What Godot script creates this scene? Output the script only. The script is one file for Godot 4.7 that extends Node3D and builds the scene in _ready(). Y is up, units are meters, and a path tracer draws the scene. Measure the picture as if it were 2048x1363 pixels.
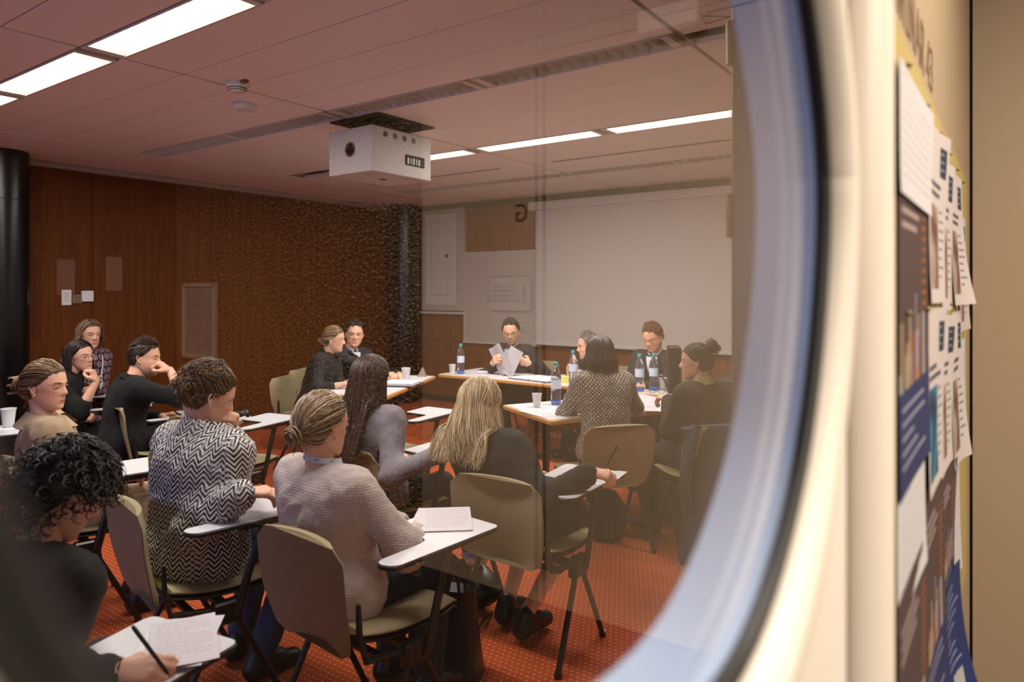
extends Node3D
# A seminar room seen from the corridor through the round window of its door.

const CEIL := 2.774
const FOCAL := 1405.0
var M := {}
var rng := RandomNumberGenerator.new()
var taken := {}

# ---------------------------------------------------------------- mesh builder
class MB:
	var v := PackedVector3Array()
	var n := PackedVector3Array()
	var c := PackedColorArray()
	var uv := PackedVector2Array()
	var ix := PackedInt32Array()
	var T := Transform3D()
	var col := Color.WHITE

	func raw(p: PackedVector3Array, f: PackedInt32Array, smooth := true, uvs := PackedVector2Array(), cols := PackedColorArray()) -> void:
		if not smooth:
			for k in range(0, f.size(), 3):
				var a := T * p[f[k]]
				var b := T * p[f[k + 1]]
				var d := T * p[f[k + 2]]
				var nn := (d - a).cross(b - a).normalized()
				var s := v.size()
				for q in [a, b, d]:
					v.push_back(q)
					n.push_back(nn)
				for q in 3:
					c.push_back(cols[f[k + q]] if cols.size() else col)
					uv.push_back(uvs[f[k + q]] if uvs.size() else Vector2.ZERO)
					ix.push_back(s + q)
			return
		var base := v.size()
		var acc := PackedVector3Array()
		acc.resize(p.size())
		var q := T * p
		for k in range(0, f.size(), 3):
			var i := f[k]
			var j := f[k + 1]
			var l := f[k + 2]
			var nn := (q[l] - q[i]).cross(q[j] - q[i])
			acc[i] += nn
			acc[j] += nn
			acc[l] += nn
		v.append_array(q)
		for k in acc.size():
			n.push_back(acc[k].normalized())
			c.push_back(cols[k] if cols.size() else col)
			uv.push_back(uvs[k] if uvs.size() else Vector2.ZERO)
		for k in f:
			ix.push_back(base + k)

	func quad(a: Vector3, b: Vector3, d: Vector3, e: Vector3) -> void:   # a b d e go clockwise seen from the front; uv (0,1) (0,0) (1,0) (1,1)
		raw(PackedVector3Array([a, b, d, e]), PackedInt32Array([0, 1, 2, 0, 2, 3]), false, PackedVector2Array([Vector2(0, 1), Vector2(0, 0), Vector2(1, 0), Vector2(1, 1)]))

	func box(at: Vector3, s: Vector3, bev := 0.0) -> void:
		var h := s / 2.0
		var b := minf(bev, minf(h.x, minf(h.y, h.z)) * 0.9)
		var p := PackedVector3Array()
		var f := PackedInt32Array()
		if b <= 0.0:
			for k in 8:
				p.push_back(at + Vector3(h.x if k & 1 else -h.x, h.y if k & 2 else -h.y, h.z if k & 4 else -h.z))
			for r in [[0, 2, 3, 1], [5, 7, 6, 4], [4, 6, 2, 0], [1, 3, 7, 5], [2, 6, 7, 3], [4, 0, 1, 5]]:
				f.append_array([r[2], r[1], r[0], r[3], r[2], r[0]])
			raw(p, f, false)
			return
		for k in 8:
			var sg := Vector3(1 if k & 1 else -1, 1 if k & 2 else -1, 1 if k & 4 else -1)
			p.push_back(at + sg * Vector3(h.x, h.y - b, h.z - b))
			p.push_back(at + sg * Vector3(h.x - b, h.y, h.z - b))
			p.push_back(at + sg * Vector3(h.x - b, h.y - b, h.z))
		var put := func(list: Array):
			var mid := Vector3.ZERO
			for k in list: mid += p[k]
			mid /= list.size()
			var nn := (p[list[2]] - p[list[0]]).cross(p[list[1]] - p[list[0]])
			var l := list if nn.dot(mid - at) > 0 else [list[0]] + list.slice(1).map(func(x): return x)
			if nn.dot(mid - at) <= 0: l.reverse()
			for k in range(1, l.size() - 1): f.append_array([l[0], l[k], l[k + 1]])
		for ax in 3:
			var bit := 1 << ax
			var o1 := 1 << ((ax + 1) % 3)
			var o2 := 1 << ((ax + 2) % 3)
			for sd in 2:
				var k0: int = bit if sd else 0
				put.call([k0 * 3 + ax, (k0 | o1) * 3 + ax, (k0 | o1 | o2) * 3 + ax, (k0 | o2) * 3 + ax])
			var a1 := (ax + 1) % 3
			var a2 := (ax + 2) % 3
			for m in 4:
				var k0: int = (o1 if m & 1 else 0) | (o2 if m & 2 else 0)
				put.call([k0 * 3 + a1, (k0 | bit) * 3 + a1, (k0 | bit) * 3 + a2, k0 * 3 + a2])
		for k in 8:
			put.call([k * 3, k * 3 + 1, k * 3 + 2])
		raw(p, f, false)

	# rings of equal size joined into a skin; closed: each ring is a loop
	func loft(rings: Array, closed := true, cap := true, cols := []) -> void:
		var p := PackedVector3Array()
		var f := PackedInt32Array()
		var cc := PackedColorArray()
		var m: int = rings[0].size()
		for k in rings.size():
			p.append_array(rings[k])
			if cols.size():
				for q in m: cc.push_back(cols[k])
		for r in rings.size() - 1:
			for k in (m if closed else m - 1):
				var a := r * m + k
				var b := r * m + (k + 1) % m
				f.append_array([a, a + m, b + m, a, b + m, b])
		raw(p, f, true, PackedVector2Array(), cc)
		if cap and closed:
			for e in 2:
				var ring: PackedVector3Array = rings[0] if e == 0 else rings[rings.size() - 1]
				var g := PackedInt32Array()
				for k in range(1, m - 1):
					g.append_array([0, k, k + 1] if e == 0 else [0, k + 1, k])
				var ce := PackedColorArray()
				if cols.size():
					for q in m: ce.push_back(cols[0] if e == 0 else cols[cols.size() - 1])
				raw(ring, g, false, PackedVector2Array(), ce)

	func tube(pts: Array, r, seg := 8, cap := true, flat := 1.0, cols := []) -> void:
		var rings := []
		var up := Vector3.UP
		var t0: Vector3 = (pts[1] - pts[0]).normalized()
		if absf(t0.dot(up)) > 0.9: up = Vector3.RIGHT
		var side := t0.cross(up).normalized()
		for k in pts.size():
			var t: Vector3 = (pts[mini(k + 1, pts.size() - 1)] - pts[maxi(k - 1, 0)]).normalized()
			side = (side - t * side.dot(t)).normalized()
			var w := side.cross(t)
			var rr: float = r if r is float else r[k]
			var ring := PackedVector3Array()
			for q in seg:
				var an := TAU * q / seg
				ring.push_back(pts[k] + side * cos(an) * rr + w * sin(an) * rr * flat)
			rings.push_back(ring)
		loft(rings, true, cap, cols)

	func lathe(prof: Array, seg := 20, at := Vector3.ZERO, cap := true, cols := []) -> void:   # [radius, y]
		var rings := []
		for q in prof:
			var ring := PackedVector3Array()
			for k in seg:
				var an := -TAU * k / seg
				ring.push_back(at + Vector3(cos(an) * q[0], q[1], sin(an) * q[0]))
			rings.push_back(ring)
		loft(rings, true, cap, cols)

	func ball(at: Vector3, r: Vector3, seg := 12, rows := 8) -> void:
		var rings := []
		for k in rows + 1:
			var el := PI * (float(k) / rows - 0.5) * 0.998
			var ring := PackedVector3Array()
			for q in seg:
				var an := -TAU * q / seg
				ring.push_back(at + Vector3(cos(an) * cos(el), sin(el), sin(an) * cos(el)) * r)
			rings.push_back(ring)
		loft(rings, true, false)

	# polygon in (x, z) pulled from y0 to y1, its upper and lower edges chamfered
	func slab(poly: PackedVector2Array, y0: float, y1: float, bev := 0.0) -> void:
		var pl := poly
		if Geometry2D.is_polygon_clockwise(pl):
			pl.reverse()
		var inner := pl
		if bev > 0.0:
			inner = PackedVector2Array()
			for k in pl.size():
				var a := (pl[k] - pl[k - 1]).normalized()
				var b := (pl[(k + 1) % pl.size()] - pl[k]).normalized()
				var t := (a + b).normalized()
				inner.push_back(pl[k] + Vector2(-t.y, t.x) * bev)
		var lv := [[inner, y0], [pl, y0 + bev], [pl, y1 - bev], [inner, y1]] if bev > 0 else [[pl, y0], [pl, y1]]
		var m := pl.size()
		for r in lv.size() - 1:
			var p := PackedVector3Array()
			var f := PackedInt32Array()
			for q in 2:
				for k in m:
					p.push_back(Vector3(lv[r + q][0][k].x, lv[r + q][1], lv[r + q][0][k].y))
			for k in m:
				var b := (k + 1) % m
				f.append_array([k, b + m, k + m, k, b, b + m])
			raw(p, f, true)
		var tri := Geometry2D.triangulate_polygon(inner)
		for e in 2:
			var p := PackedVector3Array()
			for k in inner: p.push_back(Vector3(k.x, y0 if e == 0 else y1, k.y))
			var f := PackedInt32Array()
			for k in range(0, tri.size(), 3):
				var nn := (p[tri[k + 2]] - p[tri[k]]).cross(p[tri[k + 1]] - p[tri[k]])
				if (nn.y > 0) == (e == 1): f.append_array([tri[k], tri[k + 1], tri[k + 2]])
				else: f.append_array([tri[k], tri[k + 2], tri[k + 1]])
			raw(p, f, false)

	# a sheet given by rows of points, with a thickness
	func sheet(rows: Array, th := 0.001) -> void:
		var h: int = rows.size()
		var w: int = rows[0].size()
		for sd in [0, 1]:
			var p := PackedVector3Array()
			var u := PackedVector2Array()
			var f := PackedInt32Array()
			for r in h:
				for k in w:
					var dx: Vector3 = rows[r][mini(k + 1, w - 1)] - rows[r][maxi(k - 1, 0)]
					var dy: Vector3 = rows[mini(r + 1, h - 1)][k] - rows[maxi(r - 1, 0)][k]
					var nn := dy.cross(dx).normalized()
					p.push_back(rows[r][k] + nn * (0.0 if sd == 0 else -th))
					u.push_back(Vector2(float(k) / (w - 1), float(r) / (h - 1)))
			for r in h - 1:
				for k in w - 1:
					var a := r * w + k
					f.append_array([a, a + 1, a + w + 1, a, a + w + 1, a + w] if sd == 0 else [a, a + w + 1, a + 1, a, a + w, a + w + 1])
			raw(p, f, true, u)

	func mesh() -> ArrayMesh:
		var a := []
		a.resize(Mesh.ARRAY_MAX)
		a[Mesh.ARRAY_VERTEX] = v
		a[Mesh.ARRAY_NORMAL] = n
		a[Mesh.ARRAY_COLOR] = c
		a[Mesh.ARRAY_TEX_UV] = uv
		a[Mesh.ARRAY_INDEX] = ix
		var m := ArrayMesh.new()
		m.add_surface_from_arrays(Mesh.PRIMITIVE_TRIANGLES, a)
		return m

# ---------------------------------------------------------------- nodes
func numbered(s: String) -> String:
	var k: int = taken.get(s, -1) + 1
	taken[s] = k
	return s if k == 0 else "%s_%03d" % [s, k]

func thing(called: String, label: String, category: String, at := Vector3.ZERO, turn := 0.0, group := "") -> Node3D:
	var o := Node3D.new()
	o.name = numbered(called)
	add_child(o)
	o.position = at
	o.rotation.y = turn
	tag(o, label, category, group)
	return o

func tag(o: Node, label: String, category: String, group := "") -> Node:
	if label: o.set_meta("label", label)
	if category: o.set_meta("category", category)
	if group: o.set_meta("group", group)
	return o

func obj(called: String, mb, m: Material, parent: Node = null, label := "") -> MeshInstance3D:
	var o := MeshInstance3D.new()
	o.mesh = mb.mesh() if mb is MB else mb
	o.material_override = m
	if parent == null or parent == self:
		o.name = numbered(called)
		add_child(o)
	else:
		o.name = called
		parent.add_child(o, true)
	if label: o.set_meta("label", label)
	return o

func struct(called: String, mb, m: Material, parent: Node = null) -> MeshInstance3D:
	var o := obj(called, mb, m, parent)
	if parent == null: o.set_meta("kind", "structure")
	return o

func solo(called: String, mb, m: Material, label: String, category: String, group := "", at := Vector3.ZERO, turn := 0.0) -> MeshInstance3D:
	var o := obj(called, mb, m)
	o.position = at
	o.rotation.y = turn
	tag(o, label, category, group)
	return o

func dup(root: Node3D, at: Vector3, turn: float, label: String, group := "") -> Node3D:
	var base := String(root.name)
	var r: Node3D = root.duplicate()
	r.name = numbered(base)
	add_child(r)
	r.position = at
	r.rotation.y = turn
	tag(r, label, "", group)
	return r

func bx(at: Vector3, s: Vector3, bev := 0.0) -> MB:
	var b := MB.new()
	b.box(at, s, bev)
	return b

func span(x0: float, x1: float, y0: float, y1: float, z0: float, z1: float, bev := 0.0) -> MB:
	return bx(Vector3(x0 + x1, y0 + y1, z0 + z1) / 2, Vector3(absf(x1 - x0), absf(y1 - y0), absf(z1 - z0)), bev)

# ---------------------------------------------------------------- materials
func mat(called: String, color: Color, rough := 0.6, metal := 0.0) -> StandardMaterial3D:
	var m := StandardMaterial3D.new()
	m.resource_name = called
	m.albedo_color = color
	m.roughness = rough
	m.metallic = metal
	M[called] = m
	return m

func vmat(called: String, rough := 0.6) -> StandardMaterial3D:
	var m := mat(called, Color.WHITE, rough)
	m.vertex_color_use_as_albedo = true
	return m

func img(w: int, h: int, fn: Callable) -> ImageTexture:
	var im := Image.create(w, h, false, Image.FORMAT_RGB8)
	for y in h:
		for x in w:
			im.set_pixel(x, y, fn.call(x, y))
	return ImageTexture.create_from_image(im)

func tri(m: StandardMaterial3D, t: Texture2D, scale: Vector3, world := false) -> StandardMaterial3D:
	m.albedo_texture = t
	m.uv1_triplanar = true
	m.uv1_world_triplanar = world
	m.uv1_scale = scale
	m.uv1_triplanar_sharpness = 4.0
	return m

func bump(m: StandardMaterial3D, t: Texture2D, s: float) -> StandardMaterial3D:
	m.heightmap_enabled = true
	m.heightmap_texture = t
	m.heightmap_scale = s
	return m

func g(x: float) -> Color:
	return Color(x, x, x)

func noise_tex(freq: float, seed_: int, size := 256, oct := 4, type := FastNoiseLite.TYPE_SIMPLEX_SMOOTH) -> ImageTexture:
	var nz := FastNoiseLite.new()
	nz.seed = seed_
	nz.noise_type = type
	nz.frequency = freq
	nz.fractal_octaves = oct
	var im := nz.get_seamless_image(size, size)
	return ImageTexture.create_from_image(im)

func make_materials() -> void:
	mat("white_paint", Color(0.80, 0.78, 0.76), 0.5)
	mat("ceiling_metal", Color(0.90, 0.86, 0.84), 0.55)
	mat("dark_gap", Color(0.10, 0.08, 0.07), 0.8)
	mat("black_steel", Color(0.030, 0.028, 0.028), 0.35)
	mat("black_plastic", Color(0.035, 0.033, 0.032), 0.45)
	mat("column_black", Color(0.022, 0.024, 0.028), 0.28)
	mat("laminate_white", Color(0.80, 0.80, 0.81), 0.35)
	mat("beech_edge", Color(0.74, 0.55, 0.33), 0.45)
	mat("tan_paint", Color(0.66, 0.575, 0.475), 0.6)
	mat("cream_paint", Color(0.95, 0.91, 0.86), 0.45)
	mat("reveal_blue", Color(0.75, 0.84, 0.98), 0.5)
	mat("rubber", Color(0.045, 0.037, 0.032), 0.5)
	mat("steel_tan", Color(0.50, 0.43, 0.33), 0.32, 0.25)
	mat("paper", Color(0.86, 0.86, 0.88), 0.8)
	mat("cup_white", Color(0.84, 0.83, 0.83), 0.5)
	mat("screen_white", Color(0.78, 0.75, 0.73), 0.8)
	mat("board_white", Color(0.72, 0.68, 0.66), 0.35)
	mat("cap_teal", Color(0.15, 0.62, 0.62), 0.5)
	mat("dark_cover", Color(0.05, 0.055, 0.075), 0.5)
	mat("letter_brown", Color(0.42, 0.33, 0.25), 0.6)
	mat("tan_grey", Color(0.60, 0.54, 0.49), 0.6)
	var ln := mat("fluorescent", Color(1, 1, 1), 0.5)
	ln.emission_enabled = true
	ln.emission = Color(1.0, 0.97, 0.93)
	ln.emission_energy_multiplier = 7.0
	var ls := mat("fluorescent_soft", Color(1, 1, 1), 0.5)
	ls.emission_enabled = true
	ls.emission = Color(1.0, 0.94, 0.86)
	ls.emission_energy_multiplier = 1.5
	var gl := mat("window_glass", Color(1, 1, 1, 0.0), 0.0)
	gl.transparency = BaseMaterial3D.TRANSPARENCY_ALPHA
	var pt := mat("bottle_plastic", Color(0.93, 0.97, 1.0, 0.04), 0.04)
	pt.refraction_enabled = true
	pt.refraction_scale = 0.033
	# wood of the walls: long vertical grain
	var nz := FastNoiseLite.new()
	nz.seed = 5
	nz.frequency = 0.02
	nz.fractal_octaves = 4
	var wood := img(256, 256, func(x, y):
		var a: float = nz.get_noise_2d(x * 3.0, y * 0.10) * 0.5 + 0.5
		var b: float = nz.get_noise_2d(x * 14.0 + 300.0, y * 0.35) * 0.5 + 0.5
		var k: float = clampf(0.55 * a + 0.45 * b, 0, 1)
		return Color(0.27, 0.135, 0.035).lerp(Color(0.46, 0.25, 0.08), k))
	tri(mat("wall_wood", Color.WHITE, 0.55), wood, Vector3(0.9, 0.9, 0.9), true)
	M.wall_wood.metallic_specular = 0.25
	tri(mat("panel_wood", Color(1.25, 1.22, 1.15), 0.5), wood, Vector3(1.3, 0.8, 1.3), true)
	# carpet: orange with rows of pale stitches
	var cn := FastNoiseLite.new()
	cn.seed = 8
	cn.frequency = 0.35
	var carpet := img(256, 256, func(x, y):
		var cx: int = x % 32
		var cy: int = y % 32
		var row: int = y / 32
		var off: int = 16 if row % 2 else 0
		var sx: int = (x + off) % 32
		var k: float = cn.get_noise_2d(x, y) * 0.16
		var base := Color(0.64 + k, 0.255 + k * 0.5, 0.06)
		if cy >= 13 and cy < 17 and sx >= 4 and sx < 18: return Color(0.93, 0.62, 0.36)
		if cy >= 4 and cy < 8 and sx >= 20 and sx < 28: return base.darkened(0.22)
		return base)
	tri(mat("carpet", Color.WHITE, 0.95), carpet, Vector3(4.4, 4.4, 4.4), true)
	bump(M.carpet, noise_tex(0.2, 3), 0.25)
	# rough corridor wall
	var rough := noise_tex(0.055, 11, 512, 3, FastNoiseLite.TYPE_CELLULAR)
	var stucco := img(256, 256, func(x, y):
		var k: float = clampf(cn.get_noise_2d(x * 0.45, y * 0.45) * 1.3 + 0.5, 0, 1)
		return Color(0.20, 0.13, 0.08).lerp(Color(0.98, 0.80, 0.58), k * k))
	tri(mat("rough_wall", Color.WHITE, 0.9), stucco, Vector3(1.3, 1.3, 1.3), true)
	bump(M.rough_wall, rough, 2.0)
	# upholstery of the chairs
	var weave := img(64, 64, func(x, y):
		var k: float = 0.10 * float((x / 2 + y / 2) % 2) + cn.get_noise_2d(x * 2.0, y * 2.0) * 0.10
		return Color(0.73 + k, 0.665 + k, 0.49 + k))
	tri(mat("olive_fabric", Color(0.74, 0.74, 0.74), 0.9), weave, Vector3(14, 14, 14))
	mat("shell_rim", Color(0.42, 0.39, 0.33), 0.5)

# ---------------------------------------------------------------- camera and light
func setup_view() -> void:
	var cam := Camera3D.new()
	cam.name = "camera"
	cam.projection = Camera3D.PROJECTION_FRUSTUM
	cam.near = 0.02
	cam.far = 60.0
	cam.size = 0.02 * 1363.0 / FOCAL
	cam.frustum_offset = Vector2(0, -0.02 * 102.5 / FOCAL)
	var at := CameraAttributesPhysical.new()
	at.exposure_aperture = 2.8
	at.frustum_focus_distance = 3.6
	at.frustum_focal_length = 24.7
	at.exposure_multiplier = 1.0
	at.frustum_near = 0.02
	at.frustum_far = 60.0
	cam.attributes = at
	cam.near = 0.02
	cam.far = 60.0
	add_child(cam)
	cam.position = Vector3(0.125, 1.58, 0.0)
	cam.rotation.y = atan(1005.0 / FOCAL)
	var we := WorldEnvironment.new()
	we.name = "environment"
	var e := Environment.new()
	e.background_mode = Environment.BG_COLOR
	e.background_color = Color(0.55, 0.70, 0.98)
	e.background_energy_multiplier = 3.4
	e.tonemap_mode = Environment.TONE_MAPPER_LINEAR
	e.tonemap_exposure = 1.0
	e.sdfgi_enabled = true
	e.ssao_enabled = true
	e.ssil_enabled = true
	we.environment = e
	add_child(we)
	for k in 5:   # lamps of the corridor ceiling, their fittings in build_corridor_things()
		area_light("corridor_lamp_light", Vector3([0.75, 2.3, 4.2, 1.4, 4.4][k], 2.90, [-1.2, -1.2, -0.5, 1.2, 1.2][k]), Vector2(1.1, 0.25), Color(1.0, 0.94, 0.86), CORRIDOR_E[k])

const CORRIDOR_E := [4.2, 8.0, 9.0, 3.4, 1.0]
const ROOM_E := {-2: 2.75, -5: 4.1}

func area_light(called: String, at: Vector3, size: Vector2, color: Color, energy: float) -> void:
	var l := AreaLight3D.new()
	l.name = numbered(called)
	l.area_size = size
	l.area_normalize_energy = true
	l.light_color = color
	l.light_energy = energy
	l.area_range = 14.0
	l.shadow_enabled = true
	add_child(l)
	l.position = at
	l.rotation.x = -PI / 2

# ---------------------------------------------------------------- the room
func hole(k: int, m: int) -> Vector2:   # outline of the door's round window as (z, y)
	var pts := HOLE
	var f := float(k) / m * pts.size()
	var i := int(f) % pts.size()
	var s := pts.size()
	return pts[i].cubic_interpolate(pts[(i + 1) % s], pts[(i + s - 1) % s], pts[(i + 2) % s], f - int(f))

var HOLE := PackedVector2Array([Vector2(-0.600, 0.09), Vector2(-0.580, -0.03), Vector2(-0.515, -0.135), Vector2(-0.41, -0.20), Vector2(-0.28, -0.20), Vector2(-0.17, -0.165), Vector2(-0.100, -0.115), Vector2(-0.055, -0.068), Vector2(-0.036, -0.018), Vector2(-0.020, 0.05), Vector2(-0.020, 0.14), Vector2(-0.075, 0.25), Vector2(-0.20, 0.325), Vector2(-0.34, 0.34), Vector2(-0.46, 0.29), Vector2(-0.55, 0.20)])

func build_shell() -> void:
	# floor
	struct("floor", span(-7.3, 0.0, -0.1, 0, -7.6, 2.6), M.carpet)
	var fl := mat("corridor_floor", Color(0.09, 0.07, 0.06), 0.5)
	struct("floor", span(0.0, 9.0, -0.1, 0, -5.0, 3.0), fl)
	# ceiling of metal panels on a frame
	var ce := struct("ceiling", span(-7.3, -0.1, CEIL + 0.12, CEIL + 0.2, -7.6, 2.6), M.white_paint)
	mat("rail", Color(0.5, 0.45, 0.42), 0.6)
	var seams := [-7.17, -6.09, -3.63, -1.154, -0.17]
	var rows := []
	for k in 8:
		rows.append(1.37 - 1.525 * k)    # centre of each lamp row
	for bay in 4:
		var x0: float = seams[bay] + 0.012
		var x1: float = seams[bay + 1] - 0.012
		for k in 7:
			var za: float = rows[k] - 0.105
			var zb: float = maxf(rows[k + 1] + 0.105, -7.52)
			if zb > za - 0.05: continue
			if bay == 0:
				obj("ceiling_panel", span(x0, x1, CEIL, CEIL + 0.03, za + 0.206, zb + 0.004, 0.002), M.ceiling_metal, ce)
				continue
			var cnt := 4 if za - zb > 1.0 else 3
			for q in cnt:
				var z0: float = lerpf(za, zb, float(q) / cnt)
				var z1: float = lerpf(za, zb, float(q + 1) / cnt)
				obj("ceiling_panel", span(x0, x1, CEIL, CEIL + 0.03, z0 - 0.003, z1 + 0.003, 0.0025), M.ceiling_metal, ce)
	for s in [1, 2, 3]:
		obj("ceiling_rail", span(seams[s] - 0.011, seams[s] + 0.011, CEIL + 0.008, CEIL + 0.12, -7.55, 2.6), M.rail, ce)
	struct("trim_1", span(-7.25, -7.17, CEIL - 0.055, CEIL + 0.1, -7.55, 2.6), M.tan_grey)
	struct("shade_trim_2", span(-7.17, -0.1, CEIL - 0.065, CEIL + 0.1, -7.55, -7.46), M.dark_gap)  # strip coloured dark for the shadow between ceiling and screen casing
	for k in rows.size():
		var lit: bool = k % 2 == 0
		if rows[k] < -7.0 or k == 0: continue
		for half in 4:
			if half == 3 and k == 4: continue
			var x1: float = [-1.2, -2.43, -3.68, -4.90][half]
			lamp(x1 - 1.19, x1, rows[k], lit)
	for s in [[-3.40, -1.55], [-5.80, -3.97]]:
		var b := span(s[0], s[1], CEIL - 0.004, CEIL - 0.0005, -5.57, -5.52)
		solo("air_slot", b, M.ceiling_metal, "long thin air slot in the ceiling " + ("right of the long seam, behind the far lamps" if s[0] > -3.5 else "left of the long seam, near the projector"), "air vent", "air slots in the ceiling")
		for q in [-5.558, -5.532]:
			obj("slot", span(s[0] + 0.02, s[1] - 0.02, CEIL - 0.0055, CEIL - 0.003, q - 0.006, q + 0.006), M.dark_gap, get_node(NodePath(numbered_last("air_slot"))))
	# left wall of tall wooden panels
	var wl := struct("wall_left", span(-7.4, -7.27, 0, CEIL + 0.2, -7.6, 2.6), M.dark_gap)
	var zs := [2.6, 1.78, 0.53, -0.72, -1.97, -3.22, -4.47, -5.72, -6.97, -7.54]
	for k in zs.size() - 1:
		obj("wood_panel", span(-7.27, -7.25, 0.08, CEIL - 0.05, zs[k] - 0.002, zs[k + 1] + 0.002, 0.002), M.wall_wood, wl)
	struct("baseboard_left", span(-7.27, -7.245, 0, 0.08, -7.54, 2.6), M.dark_gap)
	# back wall
	var wb := struct("wall_back", span(-7.4, 0, 0, CEIL + 0.2, -7.7, -7.56), M.dark_gap)
	for k in 6:
		obj("wood_panel", span(-6.83 + k * 1.13, -5.704 + k * 1.13, 0.08, 0.845, -7.56, -7.54, 0.002), M.panel_wood, wb)
	for k in 6:
		obj("wood_panel", span(-6.83 + k * 1.13, -5.704 + k * 1.13, 0.855, CEIL - 0.03, -7.56, -7.542, 0.002), M.panel_wood, wb)
	obj("wood_panel", span(-7.25, -6.835, 0.08, CEIL - 0.03, -7.56, -7.54, 0.002), M.panel_wood, wb)
	struct("baseboard_back", span(-7.25, 0, 0, 0.08, -7.56, -7.535), M.dark_gap)
	# rear wall with a window to the dull sky
	struct("wall_rear", span(-7.4, 0, 0, 0.95, 2.6, 2.75), M.tan_paint)
	struct("wall_rear", span(-7.4, 0, 2.3, CEIL + 0.2, 2.6, 2.75), M.tan_paint)
	struct("wall_rear", span(-7.4, -5.2, 0.95, 2.3, 2.6, 2.75), M.tan_paint)
	struct("wall_rear", span(-1.6, 0, 0.95, 2.3, 2.6, 2.75), M.tan_paint)
	var w1 := struct("window_1", span(-5.2, -1.6, 0.95, 2.3, 2.67, 2.675), M.window_glass)
	for x in [-5.18, -3.4, -1.62]:
		obj("window_frame", span(x - 0.03, x + 0.03, 0.95, 2.3, 2.64, 2.70, 0.004), M.white_paint, w1)
	# wall between room and corridor, with the door and its round window
	struct("wall_right", span(-0.10, 0, 0, 3.1, -7.6, -0.80), M.tan_paint)
	struct("wall_right", span(-0.10, 0, 0, 3.1, 0.30, 3.0), M.tan_paint)
	struct("wall_right", span(-0.10, 0, 2.7, 3.1, -0.80, 0.30), M.tan_paint)
	build_door()
	# corridor
	struct("ceiling", span(-0.1, 9.1, 2.95, 3.1, -5.0, 3.0), M.tan_grey)
	var we := struct("wall_end", span(0, 2.52, 0.0, 2.95, -3.1, -2.875), M.dark_gap)
	for p in [[0.008, 0.55, 0.06, 2.95], [0.556, 1.712, 0.06, 2.732], [0.556, 1.712, 2.742, 2.95], [1.724, 1.758, 0.06, 2.95], [1.768, 2.52, 0.06, 2.95]]:
		obj("wall_panel", span(p[0], p[1], p[2], p[3], -2.875, -2.86, 0.002), M.tan_paint, we)
	struct("baseboard_end", span(0.008, 2.52, 0, 0.06, -2.875, -2.857), M.dark_gap)
	struct("wall_rough", span(2.52, 5.02, 0, 2.95, -3.1, -2.85), M.rough_wall)
	struct("wall_far", span(9.0, 9.15, 0, 2.95, -5.0, 3.0), mat("dark_far", Color(0.07, 0.045, 0.03), 0.9))
	struct("wall_recess", span(2.42, 9.0, 0, 2.95, -5.1, -4.95), M.wall_wood)
	struct("wall_recess", span(2.3, 2.42, 0, 2.95, -4.95, -3.1), M.wall_wood)
	struct("wall_near", span(-0.1, 9.1, 0, 3.1, 3.0, 3.15), M.tan_grey)
	struct("trim_3", span(5.02, 9.0, 2.05, 2.25, -3.1, -2.95), M.wall_wood)

func numbered_last(s: String) -> String:
	var k: int = taken[s]
	return s if k == 0 else "%s_%03d" % [s, k]

func lamp(x0: float, x1: float, z: float, lit: bool) -> void:
	var w := 0.19
	var row := "in the row above the front chairs" if z > -2.0 else "in the dark row before the projector" if z > -4.0 else "in the row beyond the projector" if z > -5.0 else "in the dark row along the screen wall"
	var spot := int(round((x0 + 6.09) / 1.22))
	var which := "lit" if lit else "unlit"
	var t := thing("ceiling_lamp", "%s louvred ceiling lamp, %s from the left %s" % [which, ["first", "second", "third", "rightmost"][clampi(spot, 0, 3)] if spot < 3 else "rightmost", row] if spot < 3 else "%s louvred ceiling lamp, rightmost %s" % [which, row], "ceiling lamp", Vector3((x0 + x1) / 2, CEIL, z), 0, which + " ceiling lamps")
	var l := x1 - x0
	var b := MB.new()
	b.box(Vector3(0, 0.095, 0), Vector3(l, 0.01, w))
	for s in [-1, 1]:
		b.box(Vector3(0, 0.048, s * w / 2), Vector3(l, 0.104, 0.006))
		b.box(Vector3(s * l / 2, 0.048, 0), Vector3(0.006, 0.104, w))
		b.box(Vector3(s * (l / 2 - 0.022), 0.006, 0), Vector3(0.045, 0.012, w - 0.01))
	obj("housing", b, M.white_paint, t)
	if lit:
		var e := MB.new()
		e.box(Vector3(0, 0.062, 0), Vector3(l - 0.10, 0.02, w - 0.016), 0.004)
		obj("light_panel", e, M.fluorescent, t)
		area_light("ceiling_lamp_light", Vector3((x0 + x1) / 2, CEIL - 0.004, z), Vector2(l - 0.10, w - 0.02), Color(1.0, 0.97, 0.94), ROOM_E[int(floor(z))])
	var cnt := int(l / 0.07)
	var bl := bx(Vector3.ZERO, Vector3(0.0025, 0.042 if not lit else 0.030, w - 0.012))
	for k in cnt:
		var o := obj("blade", bl, M.white_paint, t)
		o.position = Vector3(-l / 2 + (k + 0.5) * l / cnt, 0.022, 0)

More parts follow.
